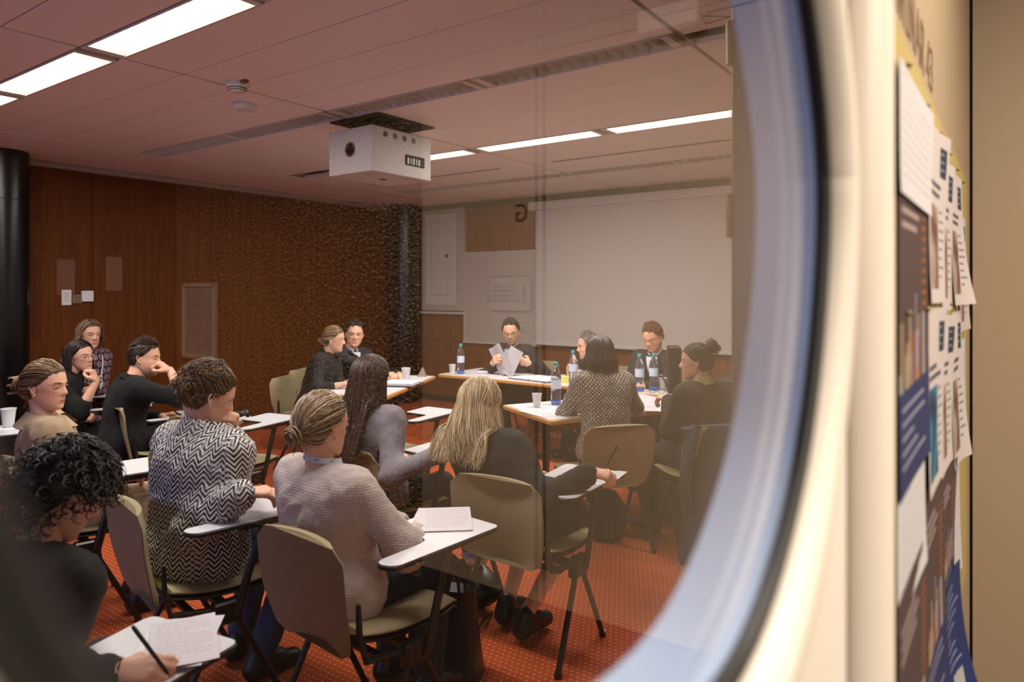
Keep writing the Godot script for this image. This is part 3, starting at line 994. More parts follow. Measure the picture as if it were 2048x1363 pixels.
# ---------------------------------------------------------------- small things on tables and floor
func build_table_things() -> void:
	mat("bottle_label", Color(0.80, 0.86, 0.93), 0.5)
	mat("bottle_base", Color(0.26, 0.44, 0.80), 0.2)
	var H := 0.741
	bottle(Vector3(-4.366, H, -5.40), "water bottle beside a white cup at the left end of the judges' table")
	bottle(Vector3(-3.07, H, -5.40), "water bottle beside yellow notes before the grey-haired judge", 0.30)
	bottle(Vector3(-2.40, H, -5.345), "left one of two water bottles close together", 0.31)
	bottle(Vector3(-2.325, H, -5.46), "right one of two water bottles close together", 0.31)
	bottle(Vector3(-2.604, H, -4.369), "water bottle on the near right table, left of the tweed jacket", 0.31)
	cup(Vector3(-4.42, H, -5.335), "white cup at the left end of the judges' table")
	cup(Vector3(-4.458, H, -4.72), "white cup on the left table by the young man", 0.115)
	cup(Vector3(-2.66, H, -4.20), "white cup at the near right table, left of a bottle")
	cup(Vector3(-3.15, H, -5.62), "white cup before the grey-haired judge", 0.10)
	cup(Vector3(-2.275, H, -5.53), "white cup right of the two bottles standing close together", 0.10)
	cup(Vector3(-5.02, 0.718, -1.75), "white cup on a tablet at the far left edge", 0.115)
	var p1 := pmat("print_a", print_tex(1, 22))
	var p2 := pmat("print_b", print_tex(2, 14))
	var hw := pmat("handwriting", print_tex(3, 13, 160, 220, true, Color(0.18, 0.18, 0.25)))
	paper("loose_sheet", "printed sheet on the judges' table just behind the man's hands", Vector3(-4.05, H, -5.62), 0.3, 0.21, 0.297, p1)
	paper("loose_sheet", "printed sheet near the front of the judges' table, left of an open folder", Vector3(-3.85, H, -5.48), -0.25, 0.21, 0.297, p2)
	paper("loose_sheet", "printed sheet beside the book at the left end of the judges' table", Vector3(-4.30, H, -5.62), 0.1, 0.21, 0.297, p1)
	# open folder
	var fo := thing("open_folder", "open dark folder with white pages in the middle of the judges' table", "folder", Vector3(-3.50, H, -5.50), -0.12)
	obj("cover", bx(Vector3(0, 0.003, 0), Vector3(0.50, 0.006, 0.32), 0.002), M.dark_cover, fo)
	for s in [-1, 1]:
		obj("pages", bx(Vector3(s * 0.118, 0.012, 0), Vector3(0.215, 0.014, 0.297), 0.002), M.paper, fo)
	var bk := thing("closed_book", "closed dark book with a light edge at the left end of the judges' table", "book", Vector3(-4.20, H, -5.72), 0.3)
	obj("cover", bx(Vector3(0, 0.016, 0), Vector3(0.23, 0.032, 0.30), 0.003), M.dark_cover, bk)
	obj("page_edge", bx(Vector3(0, 0.016, 0.003), Vector3(0.222, 0.022, 0.30), 0.001), M.paper, bk)
	var st := thing("note_stack", "pad of yellow sticky notes with coloured page markers before the grey-haired judge", "sticky notes", Vector3(-3.16, H, -5.44), 0.1)
	obj("pad", bx(Vector3(0, 0.03, 0), Vector3(0.075, 0.06, 0.06), 0.003), mat("note_yellow", Color(0.86, 0.83, 0.45), 0.8), st)
	obj("marker", bx(Vector3(0.04, 0.055, 0.0), Vector3(0.03, 0.012, 0.05), 0.002), mat("note_green", Color(0.62, 0.85, 0.50), 0.8), st)
	solo("dark_binder", bx(Vector3(0, 0.02, 0), Vector3(0.27, 0.04, 0.31), 0.004), M.dark_cover, "dark ring binder at the middle of the judges' table, right of the folder", "binder", "", Vector3(-3.08, H, -5.80), -0.2)
	paper("loose_sheet", "sheet before the judge with the pocket square, left of his bottles", Vector3(-2.62, H, -5.62), 0.15, 0.30, 0.21, p1)
	# left table
	var bi := thing("ring_binder", "open ring binder with white pages on the left table beside a cup", "binder", Vector3(-4.27, H, -4.48), deg_to_rad(115))
	obj("cover", bx(Vector3(0, 0.004, 0), Vector3(0.32, 0.008, 0.30), 0.002), M.dark_cover, bi)
	obj("pages", bx(Vector3(-0.02, 0.02, 0), Vector3(0.24, 0.026, 0.28), 0.003), M.paper, bi)
	obj("tilted_pages", bx(Vector3(0.135, 0.014, 0), Vector3(0.05, 0.018, 0.28), 0.003), M.paper, bi)
	paper("loose_sheet", "sheet under the young man's writing hand on the left table", Vector3(-4.60, H, -4.60), 1.9, 0.21, 0.297, p2)
	paper("loose_sheet", "sheet under the blonde suit woman's hands on the left table", Vector3(-4.28, H, -4.10), 1.9, 0.21, 0.297, p1)
	paper("loose_sheet", "sheet at the far end of the left table near the name card", Vector3(-4.55, H, -4.90), 2.1, 0.21, 0.297, p1)
	var nc := MB.new()
	nc.slab(PackedVector2Array([Vector2(-0.045, 0), Vector2(0.045, 0), Vector2(0.003, 0.075), Vector2(-0.003, 0.075)]), -0.10, 0.10)
	var card := solo("name_card", nc, M.tan_grey, "folded grey name card at the far end of the left table", "name card", "", Vector3(-4.57, H, -5.06))
	card.rotation = Vector3(-PI / 2, deg_to_rad(40), 0)
	# right table
	paper("loose_sheet", "printed sheet at the left corner of the near right table", Vector3(-2.50, H, -4.03), 1.2, 0.21, 0.297, p1)
	paper("loose_sheet", "sheet beside the bottle at the tweed jacket's left arm", Vector3(-2.42, H, -4.34), 0.9, 0.21, 0.297, p2)
	paper("loose_sheet", "spread sheet under the dark-haired woman's hand at the right table", Vector3(-2.06, H, -4.80), 1.0, 0.21, 0.297, p1)
	paper("loose_sheet", "sheet at the edge of the right table right of the tweed jacket", Vector3(-1.93, H, -4.62), 0.5, 0.297, 0.21, p2)
	var gl := thing("eyeglasses", "folded black eyeglasses lying right of the two bottles", "eyeglasses", Vector3(-2.23, H + 0.02, -5.31), 0.4)
	for s in [-1, 1]:
		var r := MB.new()
		r.tube(range(17).map(func(k): return Vector3(s * 0.035 + cos(TAU * k / 16.0) * 0.026, sin(TAU * k / 16.0) * 0.020, 0)), 0.0022, 6, false)
		r.tube([Vector3(s * 0.062, 0.005, 0), Vector3(s * 0.065, 0.0, -0.06), Vector3(s * 0.062, -0.015, -0.13)], 0.002, 6)
		obj("rim", r, M.black_plastic, gl)
	# tablets
	var ty := 0.7178
	for k in 3:
		paper("note_sheet", ["lower sheet of notes on the white jacket woman's tablet", "middle sheet of notes on the white jacket woman's tablet", "top sheet of notes on the white jacket woman's tablet"][k], Vector3(-1.635 + k * 0.012, ty + k * 0.0016, -1.985 - k * 0.008), 0.60 + k * 0.06, 0.19, 0.27, p2 if k < 2 else hw, 0.0008, "papers on tables and tablets")
	for k in 5:
		paper("handwritten_page", "handwritten page on the curly writer's tablet, %s of the stack" % ["bottom", "second from bottom", "middle", "second from top", "topmost"][k], Vector3(-1.535 + k * 0.006, ty + k * 0.0032, -0.905 - k * 0.004), 0.86 + k * 0.05 - (0.2 if k == 3 else 0.0), 0.15, 0.25, hw if k > 2 else M.paper, 0.0012, "handwritten pages", "paper", 0.002)
	paper("note_sheet", "curling sheet under the long-haired blonde's writing hand", Vector3(-1.44, ty, -2.86), 0.1, 0.20, 0.26, hw, 0.001, "papers on tables and tablets", "paper", 0.008)
	paper("note_sheet", "sheet on the glasses woman's tablet under her elbow", Vector3(-5.36, ty, -2.68), -0.3, 0.21, 0.297, p1)
	paper("note_sheet", "folded lilac sheet on the grey sweater woman's lap", Vector3(-2.30, 0.71, -2.95), 0.6, 0.21, 0.28, mat("lilac_paper", Color(0.66, 0.63, 0.80), 0.8), 0.001, "", "paper", 0.03)
	paper("note_sheet", "white sheet under the cup at the far left edge", Vector3(-4.98, ty, -1.82), -0.3, 0.21, 0.297, M.paper)
	# bags on the floor
	var tote := thing("tote_bag", "tall dark tote bag standing on the floor beside the white jacket woman's chair", "bag", Vector3(-1.79, 0, -2.20), 0.35)
	var tb := MB.new()
	var rings := []
	for k in 6:
		var f := k / 5.0
		var ring := PackedVector3Array()
		var w2 := lerpf(0.16, 0.125, f)
		var d2 := lerpf(0.085, 0.045, f)
		for q in 20:
			var an := -TAU * q / 20.0
			ring.push_back(Vector3(signf(cos(an)) * pow(absf(cos(an)), 0.4) * w2, f * 0.36, signf(sin(an)) * pow(absf(sin(an)), 0.4) * d2 + 0.01 * sin(f * 5.0 + an * 2.0)))
		rings.push_back(ring)
	tb.loft(rings)
	obj("bag_body", tb, M.bag_black if M.has("bag_black") else mat("bag_black", Color(0.028, 0.024, 0.026), 0.35), tote)
	for s in [-1, 1]:
		var hd := MB.new()
		hd.tube(range(11).map(func(k): return Vector3(cos(PI * k / 10.0) * 0.075, 0.35 + sin(PI * k / 10.0) * 0.13, s * 0.035)), 0.007, 8)
		obj("handle", hd, M.bag_black, tote)
	obj("clasp", bx(Vector3(0.0, 0.31, 0.055), Vector3(0.05, 0.03, 0.012), 0.004), M.steel_tan, tote)
	var hb := thing("shoulder_bag", "black shoulder bag with a looped strap on the floor behind the blonde's chair", "bag", Vector3(-2.09, 0, -2.76), -0.5)
	var body := MB.new()
	rings = []
	for k in 8:
		var f := k / 7.0
		var ring := PackedVector3Array()
		for q in 20:
			var an := -TAU * q / 20.0
			var s1 := sin(f * PI * 0.85 + 0.35)
			ring.push_back(Vector3(signf(cos(an)) * pow(absf(cos(an)), 0.6) * 0.19 * s1, f * 0.24, signf(sin(an)) * pow(absf(sin(an)), 0.6) * 0.10 * s1 + 0.008 * sin(an * 5.0 + f * 4.0)))
		rings.push_back(ring)
	body.loft(rings)
	obj("bag_body", body, M.bag_black, hb)
	var sp := MB.new()
	sp.tube(range(22).map(func(k): return Vector3(0.14 + 0.22 * sin(PI * k / 21.0), 0.23 * (1.0 - k / 21.0) * absf(cos(k * 0.12)) + 0.008, 0.06 + 0.16 * sin(PI * k / 21.0) - 0.10 * k / 21.0)), 0.007, 8)
	obj("strap", sp, M.bag_black, hb)
	var cr := MB.new()
	var nz := FastNoiseLite.new()
	nz.seed = 3
	nz.frequency = 14.0
	rings = []
	for k in 9:
		var ring := PackedVector3Array()
		var el := PI * (k / 8.0 - 0.5) * 0.99
		for q in 16:
			var an := -TAU * q / 16.0
			var dv := Vector3(cos(an) * cos(el), sin(el), sin(an) * cos(el))
			ring.push_back(Vector3(-2.05, 0.275, -2.73) + dv * Vector3(0.07, 0.06, 0.06) * (1.0 + 0.35 * nz.get_noise_3dv(dv)))
		rings.push_back(ring)
	var ccol := []
	for k in 9: ccol.push_back(Color(0.08, 0.18, 0.62) if k in [4, 5] else Color(0.80, 0.82, 0.88))
	cr.loft(rings, true, false, ccol)
	solo("tissue_pack", cr, vmat("tissue_foil", 0.35), "crumpled white and blue tissue pack in the open shoulder bag", "tissues")
	var rb := MB.new()
	rings = []
	for k in 9:
		var f := k / 8.0
		var ring := PackedVector3Array()
		for q in 18:
			var an := -TAU * q / 18.0
			var s1 := 0.5 + 0.5 * sin(f * PI * 0.9 + 0.3)
			ring.push_back(Vector3(cos(an) * 0.15 * s1 + 0.01 * sin(an * 3.0), f * 0.30, sin(an) * 0.12 * s1 + 0.012 * sin(an * 4.0 + f * 6.0)))
		rings.push_back(ring)
	rb.loft(rings)
	var rk := thing("backpack", "black backpack slumped under the chair of the tweed jacket woman", "bag", Vector3(-2.00, 0, -3.98), 0.4)
	obj("bag_body", rb, M.bag_black, rk)
	obj("front_pocket", bx(Vector3(0, 0.11, 0.11), Vector3(0.17, 0.14, 0.05), 0.02), M.bag_black, rk)
	# coat over the right chair
	var ct := MB.new()
	var rows := []
	for r in 15:
		var f := r / 14.0
		var row := []
		for k in 21:
			var u := (k / 20.0 - 0.5) * 2.0
			var y: float
			var z: float
			if f < 0.2:
				y = 0.812 - 0.02 * pow(absf(u), 3.0)
				z = lerpf(0.16, 0.292, f / 0.2)
				y -= 0.10 * pow(1.0 - f / 0.2, 2.0)
			else:
				var q := (f - 0.2) / 0.8
				y = 0.81 - 0.02 * pow(absf(u), 3.0) - q * (0.70 - 0.06 * u)
				z = 0.292 + 0.03 * sin(q * PI) + 0.020 * sin(u * 9.0 + q * 2.0) * q + 0.02 * q
			row.push_back(Vector3(u * (0.240 + 0.06 * f + 0.02 * sin(f * 9.0)), y, z - 0.05 * pow(absf(u), 2.5)))
		rows.push_back(row)
	ct.sheet(rows, 0.012)
	var coat := thing("draped_coat", "grey-blue coat draped over the back of the rightmost chair", "coat", Vector3(-1.44, 0, -4.20), deg_to_rad(52))
	obj("coat_back", ct, M.coat_blue if M.has("coat_blue") else mat("coat_blue", Color(0.16, 0.19, 0.25), 0.9), coat)
	for s in [-1, 1]:
		var sl := MB.new()
		sl.tube([Vector3(s * 0.19, 0.80, 0.25), Vector3(s * 0.245, 0.68, 0.26), Vector3(s * 0.27, 0.45, 0.26), Vector3(s * 0.25, 0.26, 0.27)], [0.04, 0.058, 0.05, 0.042], 12, true, 0.6)
		obj("sleeve", sl, M.coat_blue, coat)

# ---------------------------------------------------------------- corridor
func build_corridor_things() -> void:
	var sm := text("SEMINAR 43", 0.112, 0.0008)
	var so := solo("wall_lettering", sm, M.letter_brown, "brown lettering reading SEMINAR 43 above the pinned notices", "lettering", "", Vector3(0.0006, 1.915, -1.25), PI / 2)
	so.position.z = -1.22
	var gm := text("G", 0.118, 0.006)
	solo("wall_letter", gm, mat("letter_dark", Color(0.10, 0.065, 0.045), 0.6), "single brown letter G on the tan corridor wall, mirrored in the glass", "lettering", "", Vector3(1.85, 1.89, -2.856))
	# sign, seen mirrored in the glass
	var sg := thing("corridor_sign", "small laminated sign with German text on the tan corridor wall, mirrored in the glass", "sign", Vector3(1.92, 1.56, -2.856))
	var pl := MB.new()
	pl.slab(rrect(-0.133, 0.133, -0.086, 0.086, 0.018), 0, 0.004, 0.001)
	var po := obj("plate", pl, mat("sign_plate", Color(0.72, 0.65, 0.57), 0.15), sg)
	po.rotation.x = PI / 2
	var pe := MB.new()
	var oc := rrect(-0.133, 0.133, -0.086, 0.086, 0.018)
	var ol := []
	for k in oc.size() + 1: ol.push_back(Vector3(oc[k % oc.size()].x, oc[k % oc.size()].y, 0.003))
	pe.tube(ol, 0.0028, 5, false)
	obj("plate_edge", pe, M.letter_dark, sg)
	for k in 4:
		var l := obj("text_line", text(["Für Leergut", "Gastronomie", "und Gegenstände", "wird nicht gehaftet"][k], 0.024, 0.0012), M.letter_dark, sg)
		l.position = Vector3(0.035, 0.025 - k * 0.024, 0.0045)
	var bd := MB.new()
	bd.tube([Vector3(-0.095, 0.04, 0.005), Vector3(-0.09, 0.01, 0.005), Vector3(-0.095, -0.045, 0.005)], [0.006, 0.011, 0.010], 8, true, 0.3)
	obj("bottle_symbol", bd, M.letter_dark, sg)
	var eb := thing("emergency_light", "flat white emergency lamp box high on the tan corridor wall", "emergency light", Vector3(1.04, 2.72, -2.80))
	obj("case", bx(Vector3.ZERO, Vector3(0.27, 0.10, 0.10), 0.006), M.white_paint, eb)
	obj("lamp_cover", bx(Vector3(0, -0.055, 0), Vector3(0.24, 0.02, 0.08), 0.006), M.tan_grey, eb)
	for k in 5:
		var p := Vector3([0.75, 2.3, 4.2, 1.4, 4.4][k], 2.912, [-1.2, -1.2, -0.5, 1.2, 1.2][k])
		var cl := thing("corridor_lamp", "flat corridor ceiling lamp " + ["nearest to the pinboard", "in front of the tan wall's far end", "in front of the rough wall", "behind the door window", "at the back of the hall"][k], "ceiling lamp", p, 0, "corridor ceiling lamps")
		obj("housing", bx(Vector3(0, 0.02, 0), Vector3(1.16, 0.036, 0.31), 0.004), M.white_paint, cl)
		obj("light_panel", bx(Vector3(0, -0.001, 0), Vector3(1.10, 0.006, 0.25), 0.001), M.fluorescent_soft, cl)
	var pf := thing("framed_poster", "tall framed printed poster on the rough corridor wall, mirrored in the glass", "poster", Vector3(4.68, 1.354, -2.83))
	for q in [[Vector3(0, 0.26, 0), Vector3(0.42, 0.03, 0.03)], [Vector3(0, -0.26, 0), Vector3(0.42, 0.03, 0.03)], [Vector3(-0.20, 0, 0), Vector3(0.03, 0.55, 0.03)], [Vector3(0.20, 0, 0), Vector3(0.03, 0.55, 0.03)]]:
		obj("frame", bx(q[0], q[1], 0.004), M.cream_paint, pf)
	var pp := MB.new()
	pp.quad(Vector3(-0.19, -0.25, 0.004), Vector3(-0.19, 0.25, 0.004), Vector3(0.19, 0.25, 0.004), Vector3(0.19, -0.25, 0.004))
	obj("print", pp, M.print_a, pf)
	# pinboard and notices
	var pb := thing("pinboard", "pale yellow pinboard under the lettering, covered with notices", "pinboard", Vector3(0.0065, 1.33, -1.66))
	obj("felt", bx(Vector3.ZERO, Vector3(0.008, 1.14, 1.62), 0.001), mat("felt_yellow", Color(0.68, 0.60, 0.36), 0.95), pb)
	var white_photo := func(seed_: int, photo: Color, photo2: Color, ph: Rect2i):
		var im := Image.create(105, 148, false, Image.FORMAT_RGB8)
		im.fill(Color(0.90, 0.87, 0.86))
		var r := RandomNumberGenerator.new()
		r.seed = seed_
		im.fill_rect(Rect2i(72, 12, 26, 26), Color(0.13, 0.20, 0.28))
		for k in 3: im.fill_rect(Rect2i(76, 16 + k * 7, r.randi_range(8, 18), 2), Color(0.6, 0.66, 0.72))
		for k in 2: im.fill_rect(Rect2i(8, 46 + k * 8, 50 + r.randi_range(0, 30), 4), Color(0.35, 0.35, 0.40))
		for y in ph.size.y:
			for x in ph.size.x:
				im.set_pixel(ph.position.x + x, ph.position.y + y, photo.lerp(photo2, clampf(0.5 + 0.5 * sin(x * 0.10 + seed_ * 1.7 + 2.4 * sin(y * 0.06 + x * 0.03 + seed_)), 0, 1)))
		for k in 8: im.fill_rect(Rect2i(70, 68 + k * 8, r.randi_range(12, 28), 2), Color(0.5, 0.5, 0.55))
		return ImageTexture.create_from_image(im)
	var poster := func(seed_: int):
		var im := Image.create(148, 210, false, Image.FORMAT_RGB8)
		im.fill(Color(0.34, 0.25, 0.25))
		var r := RandomNumberGenerator.new()
		r.seed = seed_
		for k in 3: im.fill_rect(Rect2i(14, 22 + k * 9, 60 + r.randi_range(0, 30), 4), Color(0.72, 0.66, 0.64))
		for k in 26:
			var x := r.randi_range(0, 130)
			var y := r.randi_range(84, 138)
			im.fill_rect(Rect2i(x, y, r.randi_range(5, 14), 150 - y), [Color(0.62, 0.66, 0.76), Color(0.70, 0.55, 0.40), Color(0.55, 0.28, 0.20), Color(0.25, 0.16, 0.15), Color(0.75, 0.68, 0.50)][r.randi_range(0, 4)])
		for y in 70: im.fill_rect(Rect2i(112, 30 + y, 22, 1), Color(0.72, 0.42, 0.18).lerp(Color(0.35, 0.22, 0.18), absf(sin(y * 0.4))))
		im.fill_rect(Rect2i(0, 146, 148, 64), Color(0.13, 0.18, 0.40))
		for k in 5: im.fill_rect(Rect2i(14, 156 + k * 9, 50 + r.randi_range(0, 60), 3), Color(0.62, 0.64, 0.74))
		return ImageTexture.create_from_image(im)
	var blue := func(seed_: int):
		var im := Image.create(105, 148, false, Image.FORMAT_RGB8)
		im.fill(Color(0.12, 0.19, 0.44))
		var r := RandomNumberGenerator.new()
		r.seed = seed_
		for k in 9: im.fill_rect(Rect2i(10, 14 + k * 10, 30 + r.randi_range(0, 50), 3), Color(0.55, 0.60, 0.76))
		im.fill_rect(Rect2i(50, 106, 34, 30), Color(0.78, 0.77, 0.77))
		return ImageTexture.create_from_image(im)
	var mats := [pmat("notice_brown", white_photo.call(1, Color(0.45, 0.30, 0.25), Color(0.75, 0.68, 0.62), Rect2i(10, 66, 54, 70))), pmat("notice_teal", white_photo.call(2, Color(0.06, 0.20, 0.36), Color(0.25, 0.62, 0.72), Rect2i(8, 64, 58, 74))), pmat("poster_brown", poster.call(5)), pmat("notice_blue", blue.call(6)), pmat("notice_text", print_tex(9, 10, 105, 148))]
	# [z of left edge, top y, width, height, material, lift of the free edge, label]
	for q in [[-0.93, 1.885, 0.36, 0.16, 4, 0.006, "wide white notice at the upper left of the pinboard"],
			[-0.94, 1.775, 0.33, 0.42, 2, 0.004, "large brown and blue event poster at the left of the pinboard"],
			[-1.29, 1.885, 0.22, 0.297, 0, 0.016, "white notice with a dark logo box right below the letters"],
			[-1.53, 1.865, 0.21, 0.297, 0, 0.010, "white notice with logo box, second in the top row"],
			[-1.80, 1.875, 0.21, 0.30, 0, 0.030, "white notice curling off at its upper right corner"],
			[-2.06, 1.80, 0.21, 0.297, 0, 0.012, "rightmost white notice of the top row"],
			[-1.27, 1.58, 0.22, 0.30, 1, 0.010, "white notice with a teal picture in the middle of the pinboard"],
			[-1.51, 1.56, 0.21, 0.30, 0, 0.018, "white notice with an orange-brown picture, middle row"],
			[-1.78, 1.56, 0.21, 0.34, 0, 0.022, "long white notice with logo box at the right, middle row"],
			[-2.05, 1.48, 0.21, 0.297, 4, 0.008, "plain text notice at the right edge, middle row"],
			[-0.94, 1.36, 0.30, 0.16, 4, 0.004, "white strip of text below the large poster"],
			[-0.94, 1.235, 0.32, 0.42, 2, 0.008, "lower brown event poster at the left of the pinboard"],
			[-1.26, 1.275, 0.30, 0.40, 2, 0.012, "second brown event poster beside the lower left one"],
			[-1.57, 1.245, 0.25, 0.30, 2, 0.010, "small brown event poster under the orange-brown picture"],
			[-1.84, 1.20, 0.18, 0.26, 4, 0.006, "small text notice at the right above the blue flyer"],
			[-1.62, 1.02, 0.21, 0.297, 3, 0.045, "blue flyer with a light square, its lower corner standing off"],
			[-1.20, 0.96, 0.36, 0.16, 3, 0.010, "wide blue flyer at the bottom of the pinboard"]]:
		var rows := []
		for r in 7:
			var row := []
			for k in 7:
				var u := k / 6.0
				var v := r / 6.0
				var lift: float = q[5] * (pow(u, 3.0) * (0.25 + 0.75 * (pow(v, 2.0) if int(q[0] * 100) % 2 == 0 else pow(1.0 - v, 2.0))) + 0.25 * pow(v, 4.0))
				row.push_back(Vector3(lift, -v * q[3], -u * q[2]))
			rows.push_back(row)
		var b := MB.new()
		b.sheet(rows, 0.0006)
		var o := solo("pinned_notice", b, mats[q[4]], q[6], "notice", "notices on the pinboard", Vector3(0.0125 + 0.0012 * (rng.randi() % 4), q[1] - 0.03, q[0]))
		o.rotation.x = rng.randf_range(-0.012, 0.012)
	for k in 12:
		var p := MB.new()
		p.ball(Vector3(0.018, 1.86 - (k / 6) * 0.31, -1.0 - (k % 6) * 0.235), Vector3(0.004, 0.004, 0.004), 8, 5)
		solo("drawing_pin", p, M.steel_tan, "drawing pin in the %s row of the pinboard, %s from the window side" % [["upper", "lower"][k / 6], ["first", "second", "third", "fourth", "fifth", "sixth"][k % 6]], "pin", "drawing pins on the pinboard")

# ---------------------------------------------------------------- people
# Skin of a smooth union of tapered capsules [a, b, ra, rb], as surface nets.
func net(mb: MB, bones: Array, cell: float, k: float, wrinkle := 0.0, seed_ := 1, col := Color.WHITE) -> void:
	var lo := Vector3.INF
	var hi := -Vector3.INF
	for b in bones:
		var r: float = maxf(b[2], b[3]) + cell * 2.5
		lo = lo.min(b[0] - Vector3.ONE * r).min(b[1] - Vector3.ONE * r)
		hi = hi.max(b[0] + Vector3.ONE * r).max(b[1] + Vector3.ONE * r)
	var nx := int((hi.x - lo.x) / cell) + 2
	var ny := int((hi.y - lo.y) / cell) + 2
	var nz := int((hi.z - lo.z) / cell) + 2
	var fld := PackedFloat32Array()
	fld.resize(nx * ny * nz)
	var mg := 4.0 / k
	for b in bones:
		var a: Vector3 = b[0]
		var ba: Vector3 = b[1] - a
		var inv := 1.0 / maxf(ba.length_squared(), 1e-9)
		var ra: float = b[2]
		var dr: float = b[3] - ra
		var rr: float = maxf(b[2], b[3]) + mg
		var p0: Vector3 = (a.min(b[1]) - Vector3.ONE * rr - lo) / cell
		var p1: Vector3 = (a.max(b[1]) + Vector3.ONE * rr - lo) / cell
		var x0 := maxi(0, int(p0.x))
		var x1 := mini(nx - 1, int(p1.x) + 1)
		var y0 := maxi(0, int(p0.y))
		var y1 := mini(ny - 1, int(p1.y) + 1)
		var z0 := maxi(0, int(p0.z))
		var z1 := mini(nz - 1, int(p1.z) + 1)
		for z in range(z0, z1 + 1):
			for y in range(y0, y1 + 1):
				var i := (z * ny + y) * nx + x0
				var pa := lo + Vector3(x0, y, z) * cell - a
				for x in range(x0, x1 + 1):
					var h := clampf(pa.dot(ba) * inv, 0.0, 1.0)
					var d := (pa - ba * h).length() - ra - dr * h
					if d < mg: fld[i] += exp(-k * d)
					i += 1
					pa.x += cell
	var sum := PackedVector3Array()
	sum.resize(fld.size())
	var cnt := PackedInt32Array()
	cnt.resize(fld.size())
	var quads := PackedInt32Array()
	var sy := nx
	var sz := nx * ny
	var step := [1, sy, sz]
	var ax := [Vector3(cell, 0, 0), Vector3(0, cell, 0), Vector3(0, 0, cell)]
	for z in range(1, nz - 1):
		for y in range(1, ny - 1):
			var i := (z * ny + y) * nx + 1
			for x in range(1, nx - 1):
				var f := fld[i]
				var inside := f >= 1.0
				for q in 3:
					var f2 := fld[i + step[q]]
					if inside != (f2 >= 1.0):
						var l1 := log(maxf(f, 0.002))
						var l2 := log(maxf(f2, 0.002))
						var p: Vector3 = lo + Vector3(x, y, z) * cell + ax[q] * (l1 / (l1 - l2))
						var u: int = step[(q + 1) % 3]
						var w: int = step[(q + 2) % 3]
						var c0 := i
						var c1 := i - u
						var c2 := i - u - w
						var c3 := i - w
						for c in [c0, c1, c2, c3]:
							sum[c] += p
							cnt[c] += 1
						if inside: quads.append_array([c0, c3, c2, c1])
						else: quads.append_array([c0, c1, c2, c3])
				i += 1
	var where := {}
	var vs := PackedVector3Array()
	var f := PackedInt32Array()
	for c in quads:
		if not where.has(c):
			where[c] = vs.size()
			vs.push_back(sum[c] / cnt[c])
	for t in range(0, quads.size(), 4):
		var a: int = where[quads[t]]
		var b: int = where[quads[t + 1]]
		var d: int = where[quads[t + 2]]
		var e: int = where[quads[t + 3]]
		f.append_array([a, b, d, a, d, e])
	if wrinkle > 0.0:
		var noise := FastNoiseLite.new()
		noise.seed = seed_
		noise.frequency = 7.0
		noise.fractal_octaves = 3
		var acc := PackedVector3Array()
		acc.resize(vs.size())
		for t in range(0, f.size(), 3):
			var nn := (vs[f[t + 2]] - vs[f[t]]).cross(vs[f[t + 1]] - vs[f[t]])
			for q in 3: acc[f[t + q]] += nn
		for t in vs.size():
			var p := vs[t]
			vs[t] = p + acc[t].normalized() * wrinkle * (1.0 - 3.0 * absf(noise.get_noise_3d(p.x * 1.3, p.y * 0.9, p.z * 1.3)))
	var keep := mb.col
	mb.col = col
	mb.raw(vs, f)
	mb.col = keep

func field(bones: Array, p: Vector3, k: float) -> float:
	var s := 0.0
	for b in bones:
		var ba: Vector3 = b[1] - b[0]
		var h := clampf((p - b[0]).dot(ba) / maxf(ba.length_squared(), 1e-9), 0, 1)
		s += exp(-k * ((p - b[0] - ba * h).length() - lerpf(b[2], b[3], h)))
	return -log(maxf(s, 1e-9)) / k

func onto(bones: Array, k: float, from: Vector3, dir: Vector3, off: float) -> Vector3:   # first point on the skin along a ray
	var p := from
	for i in 24:
		var d := field(bones, p, k)
		if d < 0.002: break
		p += dir * maxf(d * 0.8, 0.001)
	return p - dir * off

func curve(tab: Array, y: float, c: int) -> float:
	for k in tab.size() - 1:
		if y <= tab[k][0] and y >= tab[k + 1][0]:
			var t: float = (y - tab[k][0]) / (tab[k + 1][0] - tab[k][0])
			var m0: float = tab[maxi(k - 1, 0)][c]
			var m3: float = tab[mini(k + 2, tab.size() - 1)][c]
			return cubic_interpolate(tab[k][c], tab[k + 1][c], m0, m3, t)
	return tab[tab.size() - 1][c]

